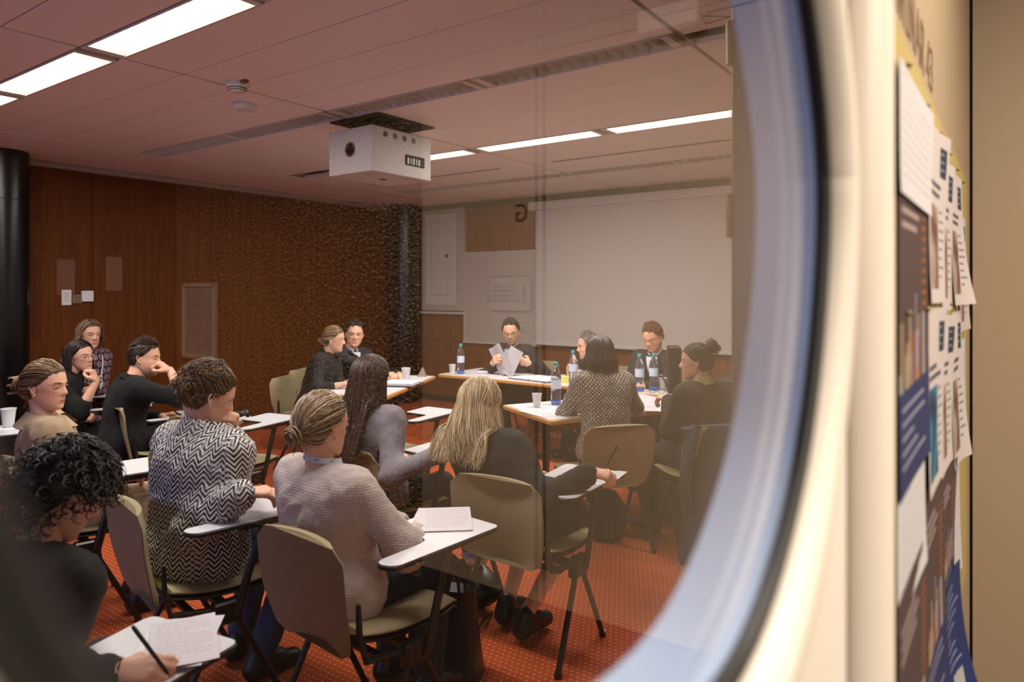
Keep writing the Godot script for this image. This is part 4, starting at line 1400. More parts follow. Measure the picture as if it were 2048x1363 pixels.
# A head around its eye level, the face towards -z.
func head_shape(mb: MB, sp: Dictionary) -> void:
	var man: bool = sp.get("man", false)
	var skin: Color = sp.skin.srgb_to_linear()
	var lip: Color = (sp.skin.lerp(Color(0.62, 0.22, 0.22), 0.45 if not man else 0.22) as Color).srgb_to_linear()
	var red: Color = (sp.skin.lerp(Color(0.75, 0.30, 0.25), 0.22) as Color).srgb_to_linear()
	var j := 1.05 if man else 0.92
	var tab := [[0.117, 0.004, -0.004, 0.012], [0.112, 0.030, -0.030, 0.045], [0.100, 0.050, -0.055, 0.072], [0.080, 0.063, -0.073, 0.088], [0.050, 0.071, -0.084, 0.097], [0.022, 0.074, -0.088, 0.099], [0.0, 0.073, -0.085, 0.096], [-0.025, 0.070 * j, -0.085, 0.087], [-0.048, 0.066 * j, -0.085, 0.070], [-0.068, 0.060 * j, -0.084, 0.048], [-0.086, 0.051 * j, -0.083, 0.026], [-0.100, 0.040 * j, -0.080, 0.006], [-0.110, 0.027 * j, -0.071, -0.008], [-0.115, 0.006, -0.050, -0.035]]
	var rows := 44
	var seg := 48
	var p := PackedVector3Array()
	var cc := PackedColorArray()
	for r in rows + 1:
		var y := lerpf(0.1165, -0.1148, float(r) / rows)
		var w := curve(tab, y, 1)
		var zf := curve(tab, y, 2)
		var zb := curve(tab, y, 3)
		for q in seg:
			var t := float(q) / seg * 2.0 - 1.0
			var a := PI * (0.66 * t + 0.34 * t * t * t)
			var x := w * signf(sin(a)) * pow(absf(sin(a)), 0.92)
			var z := (zf + zb) / 2 - (zb - zf) / 2 * signf(cos(a)) * pow(absf(cos(a)), 0.92)
			var col := skin
			if cos(a) > 0.15:
				var ax := absf(x)
				var fr := smoothstep(0.15, 0.5, cos(a))
				var h := 0.0
				if y < 0.026 and y > -0.050:
					var hh := 0.003 + 0.021 * smoothstep(0.022, -0.030, y) * (1.0 if y > -0.033 else maxf(0.0, 1.0 - (-0.033 - y) / 0.010))
					var sg := 0.0085 + 0.005 * smoothstep(-0.01, -0.034, y)
					h -= hh * exp(-pow(x / sg, 2.0))
				h += 0.0085 * exp(-pow((ax - 0.031) / 0.016, 2.0) - pow((y - 0.001) / 0.011, 2.0))
				h -= 0.004 * exp(-pow((ax - 0.028) / 0.024, 2.0) - pow((y - 0.022) / 0.008, 2.0))
				h -= 0.006 * exp(-pow(x / 0.022, 2.0) - pow((y + 0.066) / 0.008, 2.0))
				h += 0.0035 * exp(-pow(x / 0.021, 2.0) - pow((y + 0.067) / 0.0024, 2.0))
				h += 0.003 * exp(-pow(x / 0.018, 2.0) - pow((y + 0.083) / 0.006, 2.0))
				h -= 0.005 * exp(-pow(x / 0.020, 2.0) - pow((y + 0.100) / 0.011, 2.0))
				h -= 0.004 * exp(-pow((ax - 0.043) / 0.018, 2.0) - pow((y + 0.022) / 0.018, 2.0))
				z += h * fr
				var lp := exp(-pow(x / 0.021, 4.0) - pow((y + 0.0665) / 0.0075, 4.0)) * fr
				col = col.lerp(lip, clampf(lp * 1.2, 0, 1))
				col = col.lerp(red, 0.7 * fr * (exp(-pow((ax - 0.043) / 0.016, 2.0) - pow((y + 0.03) / 0.016, 2.0)) + exp(-pow(x / 0.012, 2.0) - pow((y + 0.032) / 0.008, 2.0))))
				if sp.get("stubble", false) and y < -0.045: col = col.lerp((sp.skin.darkened(0.28) as Color).srgb_to_linear(), 0.55 * (1.0 - lp) * smoothstep(-0.045, -0.065, y))
			p.push_back(Vector3(x, y, z))
			cc.push_back(col)
	var f := PackedInt32Array()
	for r in rows:
		for q in seg:
			var a := r * seg + q
			var b := r * seg + (q + 1) % seg
			f.append_array([a, b, b + seg, a, b + seg, a + seg])
	mb.raw(p, f, true, PackedVector2Array(), cc)
	var dark: Color = sp.brow.srgb_to_linear()
	for s in [-1, 1]:
		mb.col = skin
		var er := MB.new()
		mb.ball(Vector3(s * 0.0755, -0.008, 0.010), Vector3(0.006, 0.026, 0.014), 10, 8)
		mb.tube([Vector3(s * 0.073, -0.034, 0.000), Vector3(s * 0.079, -0.022, 0.008), Vector3(s * 0.084, 0.002, 0.022), Vector3(s * 0.082, 0.020, 0.018), Vector3(s * 0.077, 0.022, 0.004)], [0.0055, 0.005, 0.004, 0.004, 0.003], 6)
		mb.col = Color(0.75, 0.72, 0.70)
		mb.ball(Vector3(s * 0.0312, 0.0, -0.0695), Vector3(0.0128, 0.0088, 0.0115), 12, 8)
		mb.col = (sp.get("iris", Color(0.25, 0.17, 0.12)) as Color).srgb_to_linear()
		mb.ball(Vector3(s * 0.0312 + sp.get("gaze", 0.0), -0.001, -0.0772), Vector3(0.0058, 0.0058, 0.0042), 10, 6)
		mb.col = skin.darkened(0.12)
		var lid := []
		for k in 7:
			var an := PI * k / 6.0
			lid.push_back(Vector3(s * 0.0312 + cos(an) * 0.0148, 0.0015 + sin(an) * (0.0062 - 0.006 * sp.get("lids", 0.0)), -0.0775 - sin(an) * 0.0055 + absf(cos(an)) * 0.006))
		mb.tube(lid, 0.0034, 5)
		for k in 7: lid[k] = lid[k] + Vector3(0, -0.0028, -0.0022)
		mb.col = dark
		mb.tube(lid, 0.0011, 4)
		var br := []
		for k in 6:
			var u := k / 5.0
			br.push_back(Vector3(s * lerpf(0.013, 0.050, u), 0.0185 + 0.006 * sin(u * 2.4), -0.0905 + 0.016 * u * u + 0.003))
		mb.tube(br, [0.0020, 0.0030, 0.0030, 0.0026, 0.0020, 0.001], 5)
	mb.col = Color.WHITE

func hand_bones(w: Vector3, d: Vector3, nrm: Vector3, right: bool, curl: Array, s := 1.0) -> Array:   # d towards the fingers, nrm out of the palm; curl for index..little and thumb
	d = d.normalized()
	nrm = (nrm - d * nrm.dot(d)).normalized()
	var th := d.cross(nrm) * (1.0 if right else -1.0)    # towards the thumb
	var out := []
	var kn := []
	for k in 4:
		var o: float = [0.029, 0.010, -0.010, -0.028][k]
		var kp: Vector3 = w + d * ([0.086, 0.090, 0.086, 0.078][k] * s) + th * o * s - nrm * [0.0, 0.003, 0.002, 0.0][k] * s
		kn.push_back(kp)
		out.push_back([w + th * o * 0.55 * s + d * 0.006, kp, 0.0155 * s, 0.0115 * s])
		var p := kp
		var dir: Vector3 = (d + th * [0.10, 0.03, -0.04, -0.12][k]).normalized()
		var len_: Array = [[0.040, 0.024, 0.020], [0.044, 0.028, 0.021], [0.041, 0.026, 0.020], [0.032, 0.019, 0.018]][k]
		for q in 3:
			var an: float = curl[k] * [0.9, 1.1, 0.7][q]
			var axis: Vector3 = dir.cross(nrm).normalized()
			dir = dir.rotated(axis, an)
			var e: Vector3 = p + dir * len_[q] * s
			out.push_back([p, e, [0.0098, 0.0088, 0.0080][q] * s, [0.0088, 0.0080, 0.0068][q] * s])
			nrm = nrm.rotated(axis, an)
			p = e
		nrm = _palm(d, th, right)
	var tb: Vector3 = w + d * 0.022 * s + th * 0.022 * s + nrm * 0.004
	var tc: float = curl[4]
	var t1: Vector3 = tb + (d * 0.62 + th * 0.72 + nrm * (0.15 + 0.35 * tc)).normalized() * 0.040 * s
	var t2: Vector3 = t1 + (d * 0.85 + th * (0.42 - 0.7 * tc) + nrm * (0.15 + 0.6 * tc)).normalized() * 0.031 * s
	var t3: Vector3 = t2 + (d * 0.95 + th * (0.15 - 0.9 * tc) + nrm * (0.1 + 0.5 * tc)).normalized() * 0.025 * s
	out.append_array([[tb, t1, 0.0150 * s, 0.0115 * s], [t1, t2, 0.0108 * s, 0.0098 * s], [t2, t3, 0.0095 * s, 0.0078 * s]])
	return out

func _palm(d: Vector3, th: Vector3, right: bool) -> Vector3:
	return (th * (1.0 if right else -1.0)).cross(d).normalized()

const CURL := {"flat": [0.15, 0.15, 0.18, 0.22, 0.2], "rest": [0.42, 0.48, 0.52, 0.55, 0.35], "fist": [1.25, 1.30, 1.32, 1.35, 0.9], "pen": [0.62, 0.80, 1.05, 1.15, 0.85], "hold": [0.50, 0.62, 0.72, 0.80, 0.95]}

func elbow(sh: Vector3, wr: Vector3, l1: float, l2: float, hint: Vector3) -> Vector3:
	var d := wr - sh
	var n := minf(d.length(), (l1 + l2) * 0.999)
	d = d.normalized()
	var a := (l1 * l1 - l2 * l2 + n * n) / (2 * n)
	var h := sqrt(maxf(l1 * l1 - a * a, 0.0))
	return sh + d * a + (hint - d * hint.dot(d)).normalized() * h

func dirae(az: float, el: float) -> Vector3:
	return Vector3(sin(az) * cos(el), sin(el), cos(az) * cos(el))

const SC := Vector3(0, 0.012, 0.006)
const SR := Vector3(0.080, 0.105, 0.099)

func hairline(az: float) -> float:
	var a := rad_to_deg(absf(wrapf(az, -PI, PI)))
	if a < 70: return deg_to_rad(-40)
	if a < 90: return deg_to_rad(lerpf(-40, -4, (a - 70) / 20.0))
	if a < 102: return deg_to_rad(lerpf(-4, 2, (a - 90) / 12.0))
	if a < 135: return deg_to_rad(lerpf(2, 27, (a - 102) / 33.0))
	return deg_to_rad(lerpf(27, 33, (a - 135) / 45.0))

func hair_cap(mb: MB, col: Color, grow := 0.004, low := 0.0, hl := 0.0) -> void:
	var rings := []
	for r in 13:
		var ring := PackedVector3Array()
		for q in 32:
			var az := -TAU * q / 32.0
			var el := lerpf(hairline(az) - low + hl * smoothstep(1.5, 2.4, absf(wrapf(az, -PI, PI))), PI / 2 * 0.995, r / 12.0)
			ring.push_back(SC + dirae(az, el) * (SR + Vector3.ONE * (grow if r > 0 else -0.004)))
		rings.push_back(ring)
	mb.col = col
	mb.loft(rings, true, false)

func tone(h: Dictionary, r: RandomNumberGenerator) -> Color:
	var c: Color = h.col.lerp(h.hi, pow(r.randf(), h.get("mixp", 1.6)))
	return c.darkened(r.randf() * 0.22).srgb_to_linear()

func strand(mb: MB, pts: Array, rad: float, c: Color) -> void:
	mb.col = c
	var rr := []
	for k in pts.size():
		var f := k / float(pts.size() - 1)
		rr.push_back(rad * (1.0 - 0.75 * pow(f, 3.0)))
	mb.tube(pts, rr, 4, false)

func hair_shape(mb: MB, h: Dictionary, seed_: int) -> void:
	var r := RandomNumberGenerator.new()
	r.seed = seed_
	var n: int = h.get("n", 420)
	var rad: float = h.get("rad", 0.0028)
	hair_cap(mb, (h.col.darkened(0.15) as Color).srgb_to_linear(), h.get("grow", 0.005), -0.03 if h.type == "short" else 0.0, h.get("hl", 0.0))
	match h.type:
		"updo":
			var bd: Vector3 = dirae(h.get("bun_az", 0.0), deg_to_rad(h.bun_el))
			for k in n:
				var az := r.randf_range(-PI, PI)
				var d0 := dirae(az, hairline(az) + (r.randf() ** 1.5) * 1.0)
				var pts := []
				var lift: float = r.randf_range(0.003, 0.010) + h.get("vol", 0.0)
				for q in 8:
					var t := q / 7.0 * 0.98
					var d := d0.slerp(bd, t)
					pts.push_back(SC + d * (SR + Vector3.ONE * (0.002 + lift * sin(PI * minf(t * 1.15, 1.0)) + 0.004 * t)))
				strand(mb, pts, rad, tone(h, r))
			var bc: Vector3 = SC + bd * (SR + Vector3.ONE * (h.bun * 0.55))
			bun(mb, bc, bd, h, r, rad)
			for k in h.get("wisps", 8):
				var az := r.randf_range(-1.2, 1.2)
				var p := SC + dirae(az, hairline(az)) * SR
				var pts := []
				for q in 5: pts.push_back(p + Vector3(r.randf_range(-0.006, 0.006), -q * 0.012, 0.004 * q + r.randf_range(-0.004, 0.004)))
				strand(mb, pts, 0.001, tone(h, r))
		"long":
			var px: float = h.get("part", 0.01)
			for k in n:
				var az := r.randf_range(-h.get("spread", 2.0), h.get("spread", 2.0))
				var d0 := Vector3(px + 0.012 * signf(az) * r.randf(), 0.10, lerpf(-0.075, 0.06, r.randf() if absf(az) > 0.8 else r.randf_range(0.5, 1.0)))
				d0 = (d0 / SR).normalized()
				var d1 := dirae(az, deg_to_rad(-8))
				var lift := 0.004 + 0.012 * r.randf()
				var pts := []
				for q in 7:
					var t := q / 6.0
					var d := d0.slerp(d1, t)
					pts.push_back(SC + d * (SR + Vector3.ONE * (0.003 + lift * (0.4 + 0.6 * sin(PI * 0.5 * t)))))
				var L: float = h.len * r.randf_range(0.80, 1.06)
				var p: Vector3 = pts[6]
				var ph := r.randf() * TAU
				var m: int = h.get("seg", 9)
				var out := Vector3(d1.x, 0, d1.z).normalized()
				for q in m:
					var t := (q + 1.0) / m
					var wave: float = h.get("wave", 0.008)
					var pp: Vector3 = p + Vector3(0, -L * t, 0) + out * (0.016 * sin(t * 2.4) - h.get("tuck", 0.0) * t * t) + Vector3(sin(t * h.get("turns", 6.0) + ph), 0, cos(t * h.get("turns", 6.0) + ph)) * wave * t
					pp.x *= 1.0 + h.get("flare", 0.35) * t
					if absf(az) < 1.5:
						var zb: float = h.get("back", 0.085) + h.get("slope", 0.25) * maxf(0.0, -0.14 - pp.y)
						pp.z = maxf(pp.z, zb + (lift - 0.004) * 1.6) if pp.y < -0.12 else pp.z
					pts.push_back(pp)
				strand(mb, pts, rad * r.randf_range(0.8, 1.3), tone(h, r))
		"short":
			for k in n:
				var az := r.randf_range(-PI, PI)
				var el := lerpf(hairline(az) + h.get("hl", 0.0) * smoothstep(1.5, 2.4, absf(az)) + r.randf_range(-0.05, 0.10), PI / 2, pow(r.randf(), 0.8))
				var d := dirae(az, el)
				var top := smoothstep(0.25, 0.9, d.y)
				var L: float = lerpf(h.side, h.top, top) * r.randf_range(0.6, 1.25)
				var fl: Vector3 = (h.flow as Vector3) + Vector3(r.randf_range(-0.5, 0.5), 0, r.randf_range(-0.3, 0.3))
				if top < 0.6: fl = fl.lerp(Vector3(0, -1.0, 0.55), 1.0 - top)
				var tg: Vector3 = (fl - d * fl.dot(d)).normalized()
				var p := SC + d * (SR + Vector3.ONE * 0.004)
				var pts := []
				var up: float = lerpf(0.20, h.get("up", 0.5) * lerpf(1.5, 0.5, smoothstep(-0.45, 0.35, d.z)), top) * r.randf_range(0.5, 1.5)
				for q in 5:
					var t := q / 4.0
					pts.push_back(p + (tg * t + d * up * sin(t * 2.2) * 0.8) * L + Vector3(r.randf_range(-1, 1), r.randf_range(-1, 1), r.randf_range(-1, 1)) * 0.003 * t)
				strand(mb, pts, rad, tone(h, r))
		"curly":
			for k in n:
				var az := r.randf_range(-PI, PI)
				var el := lerpf(hairline(az) - 0.30, PI / 2, r.randf())
				curl_lock(mb, SC + dirae(az, el) * SR, dirae(az, el), h.len * r.randf_range(0.6, 1.1), h, r, rad)
		"curlybun":
			var bd := dirae(0.0, deg_to_rad(h.bun_el))
			for k in n:
				var az := r.randf_range(-PI, PI)
				var d0 := dirae(az, hairline(az) + (r.randf() ** 1.5) * 1.0)
				var pts := []
				var lift := r.randf_range(0.004, 0.014)
				var ph := r.randf() * TAU
				for q in 10:
					var t := q / 9.0 * 0.97
					pts.push_back(SC + d0.slerp(bd, t) * (SR + Vector3.ONE * (0.003 + lift * sin(PI * t) + 0.004 * t + 0.003 * sin(t * 14.0 + ph))))
				strand(mb, pts, rad, tone(h, r))
			for k in 330:
				var d := (bd + Vector3(r.randf_range(-1, 1), r.randf_range(-0.9, 0.9), r.randf_range(-1.0, 0.7)) * 0.85).normalized()
				curl_lock(mb, SC + d * (SR + Vector3.ONE * 0.008), (d + bd * 0.4).normalized(), h.bun * r.randf_range(0.6, 1.25), h, r, rad * 0.9)

func curl_lock(mb: MB, p: Vector3, d: Vector3, L: float, h: Dictionary, r: RandomNumberGenerator, rad: float) -> void:
	var a := d.cross(Vector3(r.randf(), r.randf(), r.randf())).normalized()
	var b := d.cross(a)
	var ph := r.randf() * TAU
	var tr: float = h.get("coil", 0.009) * r.randf_range(0.7, 1.3)
	var turns := r.randf_range(1.4, 2.8)
	var pts := []
	for q in 13:
		var t := q / 12.0
		var an := ph + t * turns * TAU
		pts.push_back(p + d * L * t * (1.0 - 0.25 * t) + Vector3(0, -0.35 * L * t * t, 0) + (a * cos(an) + b * sin(an)) * tr * smoothstep(0.0, 0.25, t))
	strand(mb, pts, rad, tone(h, r))

func bun(mb: MB, c: Vector3, ax: Vector3, h: Dictionary, r: RandomNumberGenerator, rad: float) -> void:
	var R: float = h.bun
	var a := ax.cross(Vector3.RIGHT).normalized()
	var b := ax.cross(a)
	mb.col = (h.col as Color).darkened(0.2).srgb_to_linear()
	mb.ball(c, Vector3.ONE * R * 0.72, 12, 8)
	for k in h.get("bun_n", 110):
		var th := r.randf() * TAU
		var tilt := r.randf_range(-0.5, 0.5)
		var rr := R * r.randf_range(0.55, 1.0)
		var pts := []
		var off := ax * R * 0.75 * sqrt(maxf(0.0, 1.0 - pow(rr / R, 2.0))) * (1.0 if r.randf() > 0.35 else -0.3)
		for q in 9:
			var an := th + q / 8.0 * 2.4
			pts.push_back(c + off + (a * cos(an) + b * sin(an)) * rr + ax * tilt * rr * 0.5 * sin(an * 2.0 + th))
		strand(mb, pts, rad * 1.1, tone(h, r))

# ---------------------------------------------------------------- one figure
func person(sp: Dictionary) -> Node3D:
	var man: bool = sp.get("man", false)
	var s: float = sp.get("s", 1.05 if man else 0.97)
	var rot := deg_to_rad(sp.rot)
	var R := Basis(Vector3.UP, rot)
	# spine
	var l1 := deg_to_rad(sp.get("lean", 8.0))
	var l2 := deg_to_rad(sp.get("lean2", sp.get("lean", 8.0) + 4.0))
	var tilt := deg_to_rad(sp.get("tilt", 0.0))
	var H := Vector3(0, 0.535, 0.065)
	var D1 := Vector3(sin(tilt), cos(l1), -sin(l1)).normalized()
	var D2 := Vector3(sin(tilt), cos(l2), -sin(l2)).normalized()
	if sp.has("at"):
		var v: Vector3 = R.inverse() * (sp.head - Vector3(sp.at.x, 0, sp.at.y)) - H
		v = Vector3(clampf(v.x, -0.22, 0.22), v.y, clampf(v.z, -0.40, 0.05))
		D1 = Vector3(v.x * 0.9, v.y, v.z * 0.75).normalized()
		D2 = Vector3(v.x * 0.9, v.y, v.z * 1.05).normalized()
	var neck_dir := (D2 + Vector3(0, 0.35, -0.12 + sp.get("neck", 0.0))).normalized()
	var want: float = sp.head.y
	var sl := s
	for i in 6:   # the length of the spine that brings the head to its height
		var y := H.y + D1.y * 0.22 * sl + D2.y * 0.265 * sl + neck_dir.y * 0.150 * s
		sl += (want - y) / 0.5
	sl = clampf(sl, 0.72, 1.22)
	var W := H + D1 * 0.22 * sl
	var N := W + D2 * 0.265 * sl
	var Hc := N + neck_dir * 0.150 * s
	H.y += want - Hc.y
	W.y += want - Hc.y
	N.y += want - Hc.y
	Hc.y = want
	var t := thing("person", sp.label, "person", Vector3(sp.head.x, 0, sp.head.z) - R * Vector3(Hc.x, 0, Hc.z), rot)
	var inv := t.transform.affine_inverse()
	var hb := Basis.from_euler(Vector3(deg_to_rad(-sp.get("pitch", 0.0)), deg_to_rad(sp.face - sp.rot), deg_to_rad(sp.get("roll", 0.0))))
	var hx := Transform3D(hb.scaled(Vector3.ONE * s * sp.get("hs", 1.0)), Hc)
	# arms
	var sw: float = (0.182 if man else 0.160) * s * sp.get("broad", 1.0)
	var tw := Basis(D2, deg_to_rad(sp.get("twist", 0.0)))
	var side := tw * Vector3(1, 0, 0)
	var fwd := tw * D2.cross(Vector3(1, 0, 0))
	var S := {}
	var E := {}
	var Wr := {}
	var hands := {}
	for q in ["l", "r"]:
		var sg := -1.0 if q == "l" else 1.0
		var sh: Vector3 = N - D2 * 0.05 * s + side * sg * sw + sp.get("shrug_" + q, Vector3.ZERO)
		var a: Dictionary = sp.get(q, {})
		var wr: Vector3 = inv * (a.at as Vector3) if a.has("at") else Vector3(sg * 0.10, 0.66, -0.20)
		var hint: Vector3 = a.get("hint", Vector3(sg * 0.5, -0.75, 0.45))
		var el := elbow(sh, wr, 0.285 * s, 0.25 * s, hint)
		wr = el + (wr - el).limit_length(0.26 * s)
		S[q] = sh
		E[q] = el
		Wr[q] = wr
		var d: Vector3 = R.inverse() * (a.dir as Vector3) if a.has("dir") else (wr - el)
		var nn: Vector3 = R.inverse() * (a.palm as Vector3) if a.has("palm") else Vector3(-sg * 0.25, -1, 0.05)
		hands[q] = hand_bones(wr, d, nn, q == "r", CURL[a.get("pose", "rest")], s * (1.0 if man else 0.93))
	# legs
	var kn := {}
	var an := {}
	var toe := {}
	var hip := {}
	for q in ["l", "r"]:
		var sg := -1.0 if q == "l" else 1.0
		hip[q] = H + Vector3(sg * 0.085, -0.02, 0)
		kn[q] = sp.get("knee_" + q, Vector3(sg * 0.105, 0.50, -0.34))
		an[q] = sp.get("ankle_" + q, Vector3(sg * 0.11, 0.095, -0.30))
		toe[q] = sp.get("toe_" + q, an[q] + Vector3(sg * 0.02, -0.062, -0.15))
	var bw := 1.0 if man else 0.92
	var torso := [
		[H + Vector3(-0.075, 0.0, 0), H + Vector3(0.075, 0.0, 0), 0.125 * bw, 0.125 * bw],
		[H + Vector3(-0.05, 0.03, -0.01), W + side * -0.045, 0.115 * bw, 0.095 * bw], [H + Vector3(0.05, 0.03, -0.01), W + side * 0.045, 0.115 * bw, 0.095 * bw],
		[W + side * -0.045, N - D2 * 0.12 + side * -0.075, 0.095 * bw, 0.100 * bw], [W + side * 0.045, N - D2 * 0.12 + side * 0.075, 0.095 * bw, 0.100 * bw],
		[N - D2 * 0.12 + side * -0.07, N - D2 * 0.055 + side * -sw * 0.75, 0.098 * bw, 0.060 * bw], [N - D2 * 0.12 + side * 0.07, N - D2 * 0.055 + side * sw * 0.75, 0.098 * bw, 0.060 * bw],
		[N - D2 * 0.045, N - D2 * 0.07 + side * -sw * 0.8, 0.060, 0.052 * bw], [N - D2 * 0.045, N - D2 * 0.07 + side * sw * 0.8, 0.060, 0.052 * bw]]
	if not man:
		for sg in [-1, 1]: torso.append([N - D2 * 0.17 + side * sg * 0.07 + fwd * 0.055, N - D2 * 0.18 + side * sg * 0.065 + fwd * 0.065, 0.058, 0.052])
	var arms := {}
	for q in ["l", "r"]:
		arms[q] = [[S[q], E[q], 0.052 * bw, 0.040 * bw], [E[q], Wr[q], 0.041 * bw, 0.028 * bw]]
	var legs := []
	for q in ["l", "r"]:
		legs.append_array([[hip[q], kn[q], 0.088 * bw, 0.058], [kn[q], an[q], 0.056, 0.040]])
	# ---- body: one skin with head, neck, forearms and hands
	var skin: Color = sp.skin.srgb_to_linear()
	var b := MB.new()
	var inner := []
	for q in torso + arms.l + arms.r + legs:
		inner.append([q[0], q[1], q[2] - 0.016, q[3] - 0.012])
	net(b, inner, 0.032, 60.0, 0.0, 1, skin)
	b.col = skin
	var hn := hx * Vector3(0, -0.045, 0.030)
	b.tube([N - D2 * 0.06 - fwd * 0.01, N - D2 * 0.01 - fwd * 0.008, N.lerp(hn, 0.45), hn, hx * Vector3(0, -0.01, 0.03)], [0.085 * bw * s, 0.064 * bw * s, 0.054 * bw * s, 0.056 * bw * s, 0.058 * bw * s], 20, true, 0.95)
	b.T = hx
	head_shape(b, sp)
	b.T = Transform3D.IDENTITY
	for q in ["l", "r"]:
		b.col = skin
		var mid: Vector3 = E[q].lerp(Wr[q], 0.35)
		b.tube([E[q], mid, E[q].lerp(Wr[q], 0.75), Wr[q], Wr[q] + (Wr[q] - E[q]).normalized() * 0.02], [0.036 * bw, 0.040 * bw, 0.031 * bw, 0.026 * bw, 0.024 * bw], 14)
		net(b, hands[q], sp.get("hand_cell", 0.006), 230.0, 0.0, 1, skin)
		if sp.get("bare_legs", false):
			b.tube([kn[q], kn[q].lerp(an[q], 0.3), kn[q].lerp(an[q], 0.75), an[q]], [0.052, 0.055, 0.036, 0.033], 14)
	var bo := obj("body", b, M.skin, t)
	# ---- clothes
	var cell: float = sp.get("cell", 0.019)
	var top := []
	var th: float = sp.get("thick", 0.010)
	var girth: float = sp.get("girth", 0.0)
	for q in torso.size():
		var dr: Vector3 = D2 * -sp.get("drop", 0.0) if q >= 5 else Vector3.ZERO
		top.append([torso[q][0] + dr, torso[q][1] + dr * 0.4, torso[q][2] + th + (girth if q < 5 else girth * 0.5), torso[q][3] + th + (girth if q < 5 else 0.0)])
	for q in ["l", "r"]:
		top.append([S[q], E[q], 0.052 * bw * bw + th, 0.044 * bw + th])
		var cuff: float = sp.get("cuff_" + q, sp.get("cuff", 0.93))
		if cuff > 0.05:
			top.append([E[q], E[q].lerp(Wr[q], cuff), 0.045 * bw + th, lerpf(0.045, 0.036, cuff) * bw + th * 0.8])
	if sp.has("skirt"):
		for q in ["l", "r"]: top.append([hip[q] + Vector3(0, 0.02, 0), hip[q].lerp(kn[q], sp.skirt) + Vector3(0, 0.015, 0), 0.105, 0.092])
	var cl := MB.new()
	net(cl, top, cell, 52.0, sp.get("wrinkle", 0.005), hash(sp.label) % 1000)
	obj(sp.top_name, cl, sp.top, t)
	var tr := MB.new()
	var lb := []
	lb.append([H + Vector3(-0.075, -0.02, 0), H + Vector3(0.075, -0.02, 0), 0.125 * bw, 0.125 * bw])
	for q in ["l", "r"]:
		lb.append([hip[q], kn[q], 0.098 * bw, 0.068])
		if not sp.get("bare_legs", false): lb.append([kn[q], kn[q].lerp(an[q], 0.93), 0.068, sp.get("hem", 0.058)])
	net(tr, lb, cell * 1.15, 60.0, 0.004, 3)
	obj(sp.get("bottom_name", "trousers"), tr, sp.bottom, t)
	for q in ["l", "r"]:
		var sh := MB.new()
		var a: Vector3 = an[q]
		var e: Vector3 = toe[q]
		net(sh, [[a + Vector3(0, 0.01, 0.01), a + Vector3(0, -0.045, 0.035), 0.040, 0.040], [a + Vector3(0, -0.045, 0.02), e, 0.040, 0.036], [a + Vector3(0, -0.02, 0), e.lerp(a, 0.5), 0.038, 0.034]], 0.013, 90.0)
		var so: MeshInstance3D = obj("shoe", sh, sp.get("shoe", M.black_plastic), t)
		if sp.get("soles", false):
			var sb := MB.new()
			var dn: Vector3 = sp.get("sole_down_" + q, Vector3(0, -1, 0))
			sb.tube([a + dn * 0.078 + (a - e).normalized() * 0.03, a.lerp(e, 0.5) + dn * 0.058, e + dn * 0.028 + (e - a).normalized() * 0.025], [0.044, 0.048, 0.042], 12, true, 0.5)
			obj("sole", sb, M.cup_white, so)
	# collar or neckline
	if sp.has("collar"):
		var col := MB.new()
		var rows := []
		for k in 3:
			var row := []
			for q in 25:
				var a := lerpf(-2.55, 2.55, q / 24.0)
				var dv := side * sin(a) - fwd * cos(a)
				var rr: float = [0.062, 0.070, sp.get("collar_w", 0.090)][k] * (1.0 if man else 0.95) * s + th * [0.5, 0.8, 1.0][k]
				row.push_back(N + dv * rr + D2 * (([0.045, 0.052, sp.get("collar_d", -0.004)][k] * sp.collar - 0.01 + th * 0.9)) - D2 * 0.035 * absf(a) / 2.5 + fwd * 0.012)
			rows.push_back(row)
		col.sheet(rows, -0.006)
		obj("collar", col, sp.get("collar_mat", sp.top), t)
	var chest := func(x: float, y: float, off: float) -> Vector3:   # on the front of the clothes, y measured down from the neck
		var o := N - D2 * y + side * x
		return onto(top, 52.0, o + fwd * 0.30, -fwd, off)
	if sp.has("shirt"):
		var rows := []
		for k in 9:
			var y := lerpf(0.0, 0.26, k / 8.0)
			var w := lerpf(0.058, 0.004, k / 8.0)
			var row := []
			for q in 7: row.push_back(chest.call(lerpf(-w, w, q / 6.0), y, 0.006))
			rows.push_back(row)
		var sb := MB.new()
		sb.sheet(rows, 0.003)
		obj("shirt_front", sb, sp.shirt, t)
		var lp := MB.new()
		for sg in [-1, 1]:
			rows = []
			for k in 9:
				var y := lerpf(-0.005, 0.27, k / 8.0)
				var w := lerpf(0.056, 0.002, k / 8.0)
				var w2 := w + lerpf(0.022, 0.055, minf(1.0, k / 5.0)) * (1.0 if k < 6 else 1.0 - (k - 5) / 4.0)
				var row := []
				for q in 4: row.push_back(chest.call(sg * lerpf(w, w2, q / 3.0), y, 0.012))
				rows.push_back(row)
			lp.sheet(rows, 0.003 * sg)
		obj("lapel", lp, sp.top, t)
		var sc := MB.new()
		rows = []
		for k in 2:
			var row := []
			for q in 19:
				var a := lerpf(-2.9, 2.9, q / 18.0)
				row.push_back(N + (side * sin(a) - fwd * cos(a)) * ([0.058, 0.066][k] * s) + D2 * ([0.050, 0.004][k]) - D2 * 0.030 * absf(a) / 2.9 + fwd * 0.006)
			rows.push_back(row)
		sc.sheet(rows, -0.004)
		obj("shirt_collar", sc, sp.shirt, t)
	if sp.has("tie"):
		var pts := [N - D2 * -0.002 + fwd * 0.062 * s]
		for k in 6: pts.push_back(chest.call(0.0, 0.035 + k * 0.045, 0.012))
		var tb := MB.new()
		tb.tube(pts, [0.016, 0.012, 0.020, 0.024, 0.027, 0.029, 0.012], 10, true, 0.28)
		obj("tie", tb, sp.tie, t)
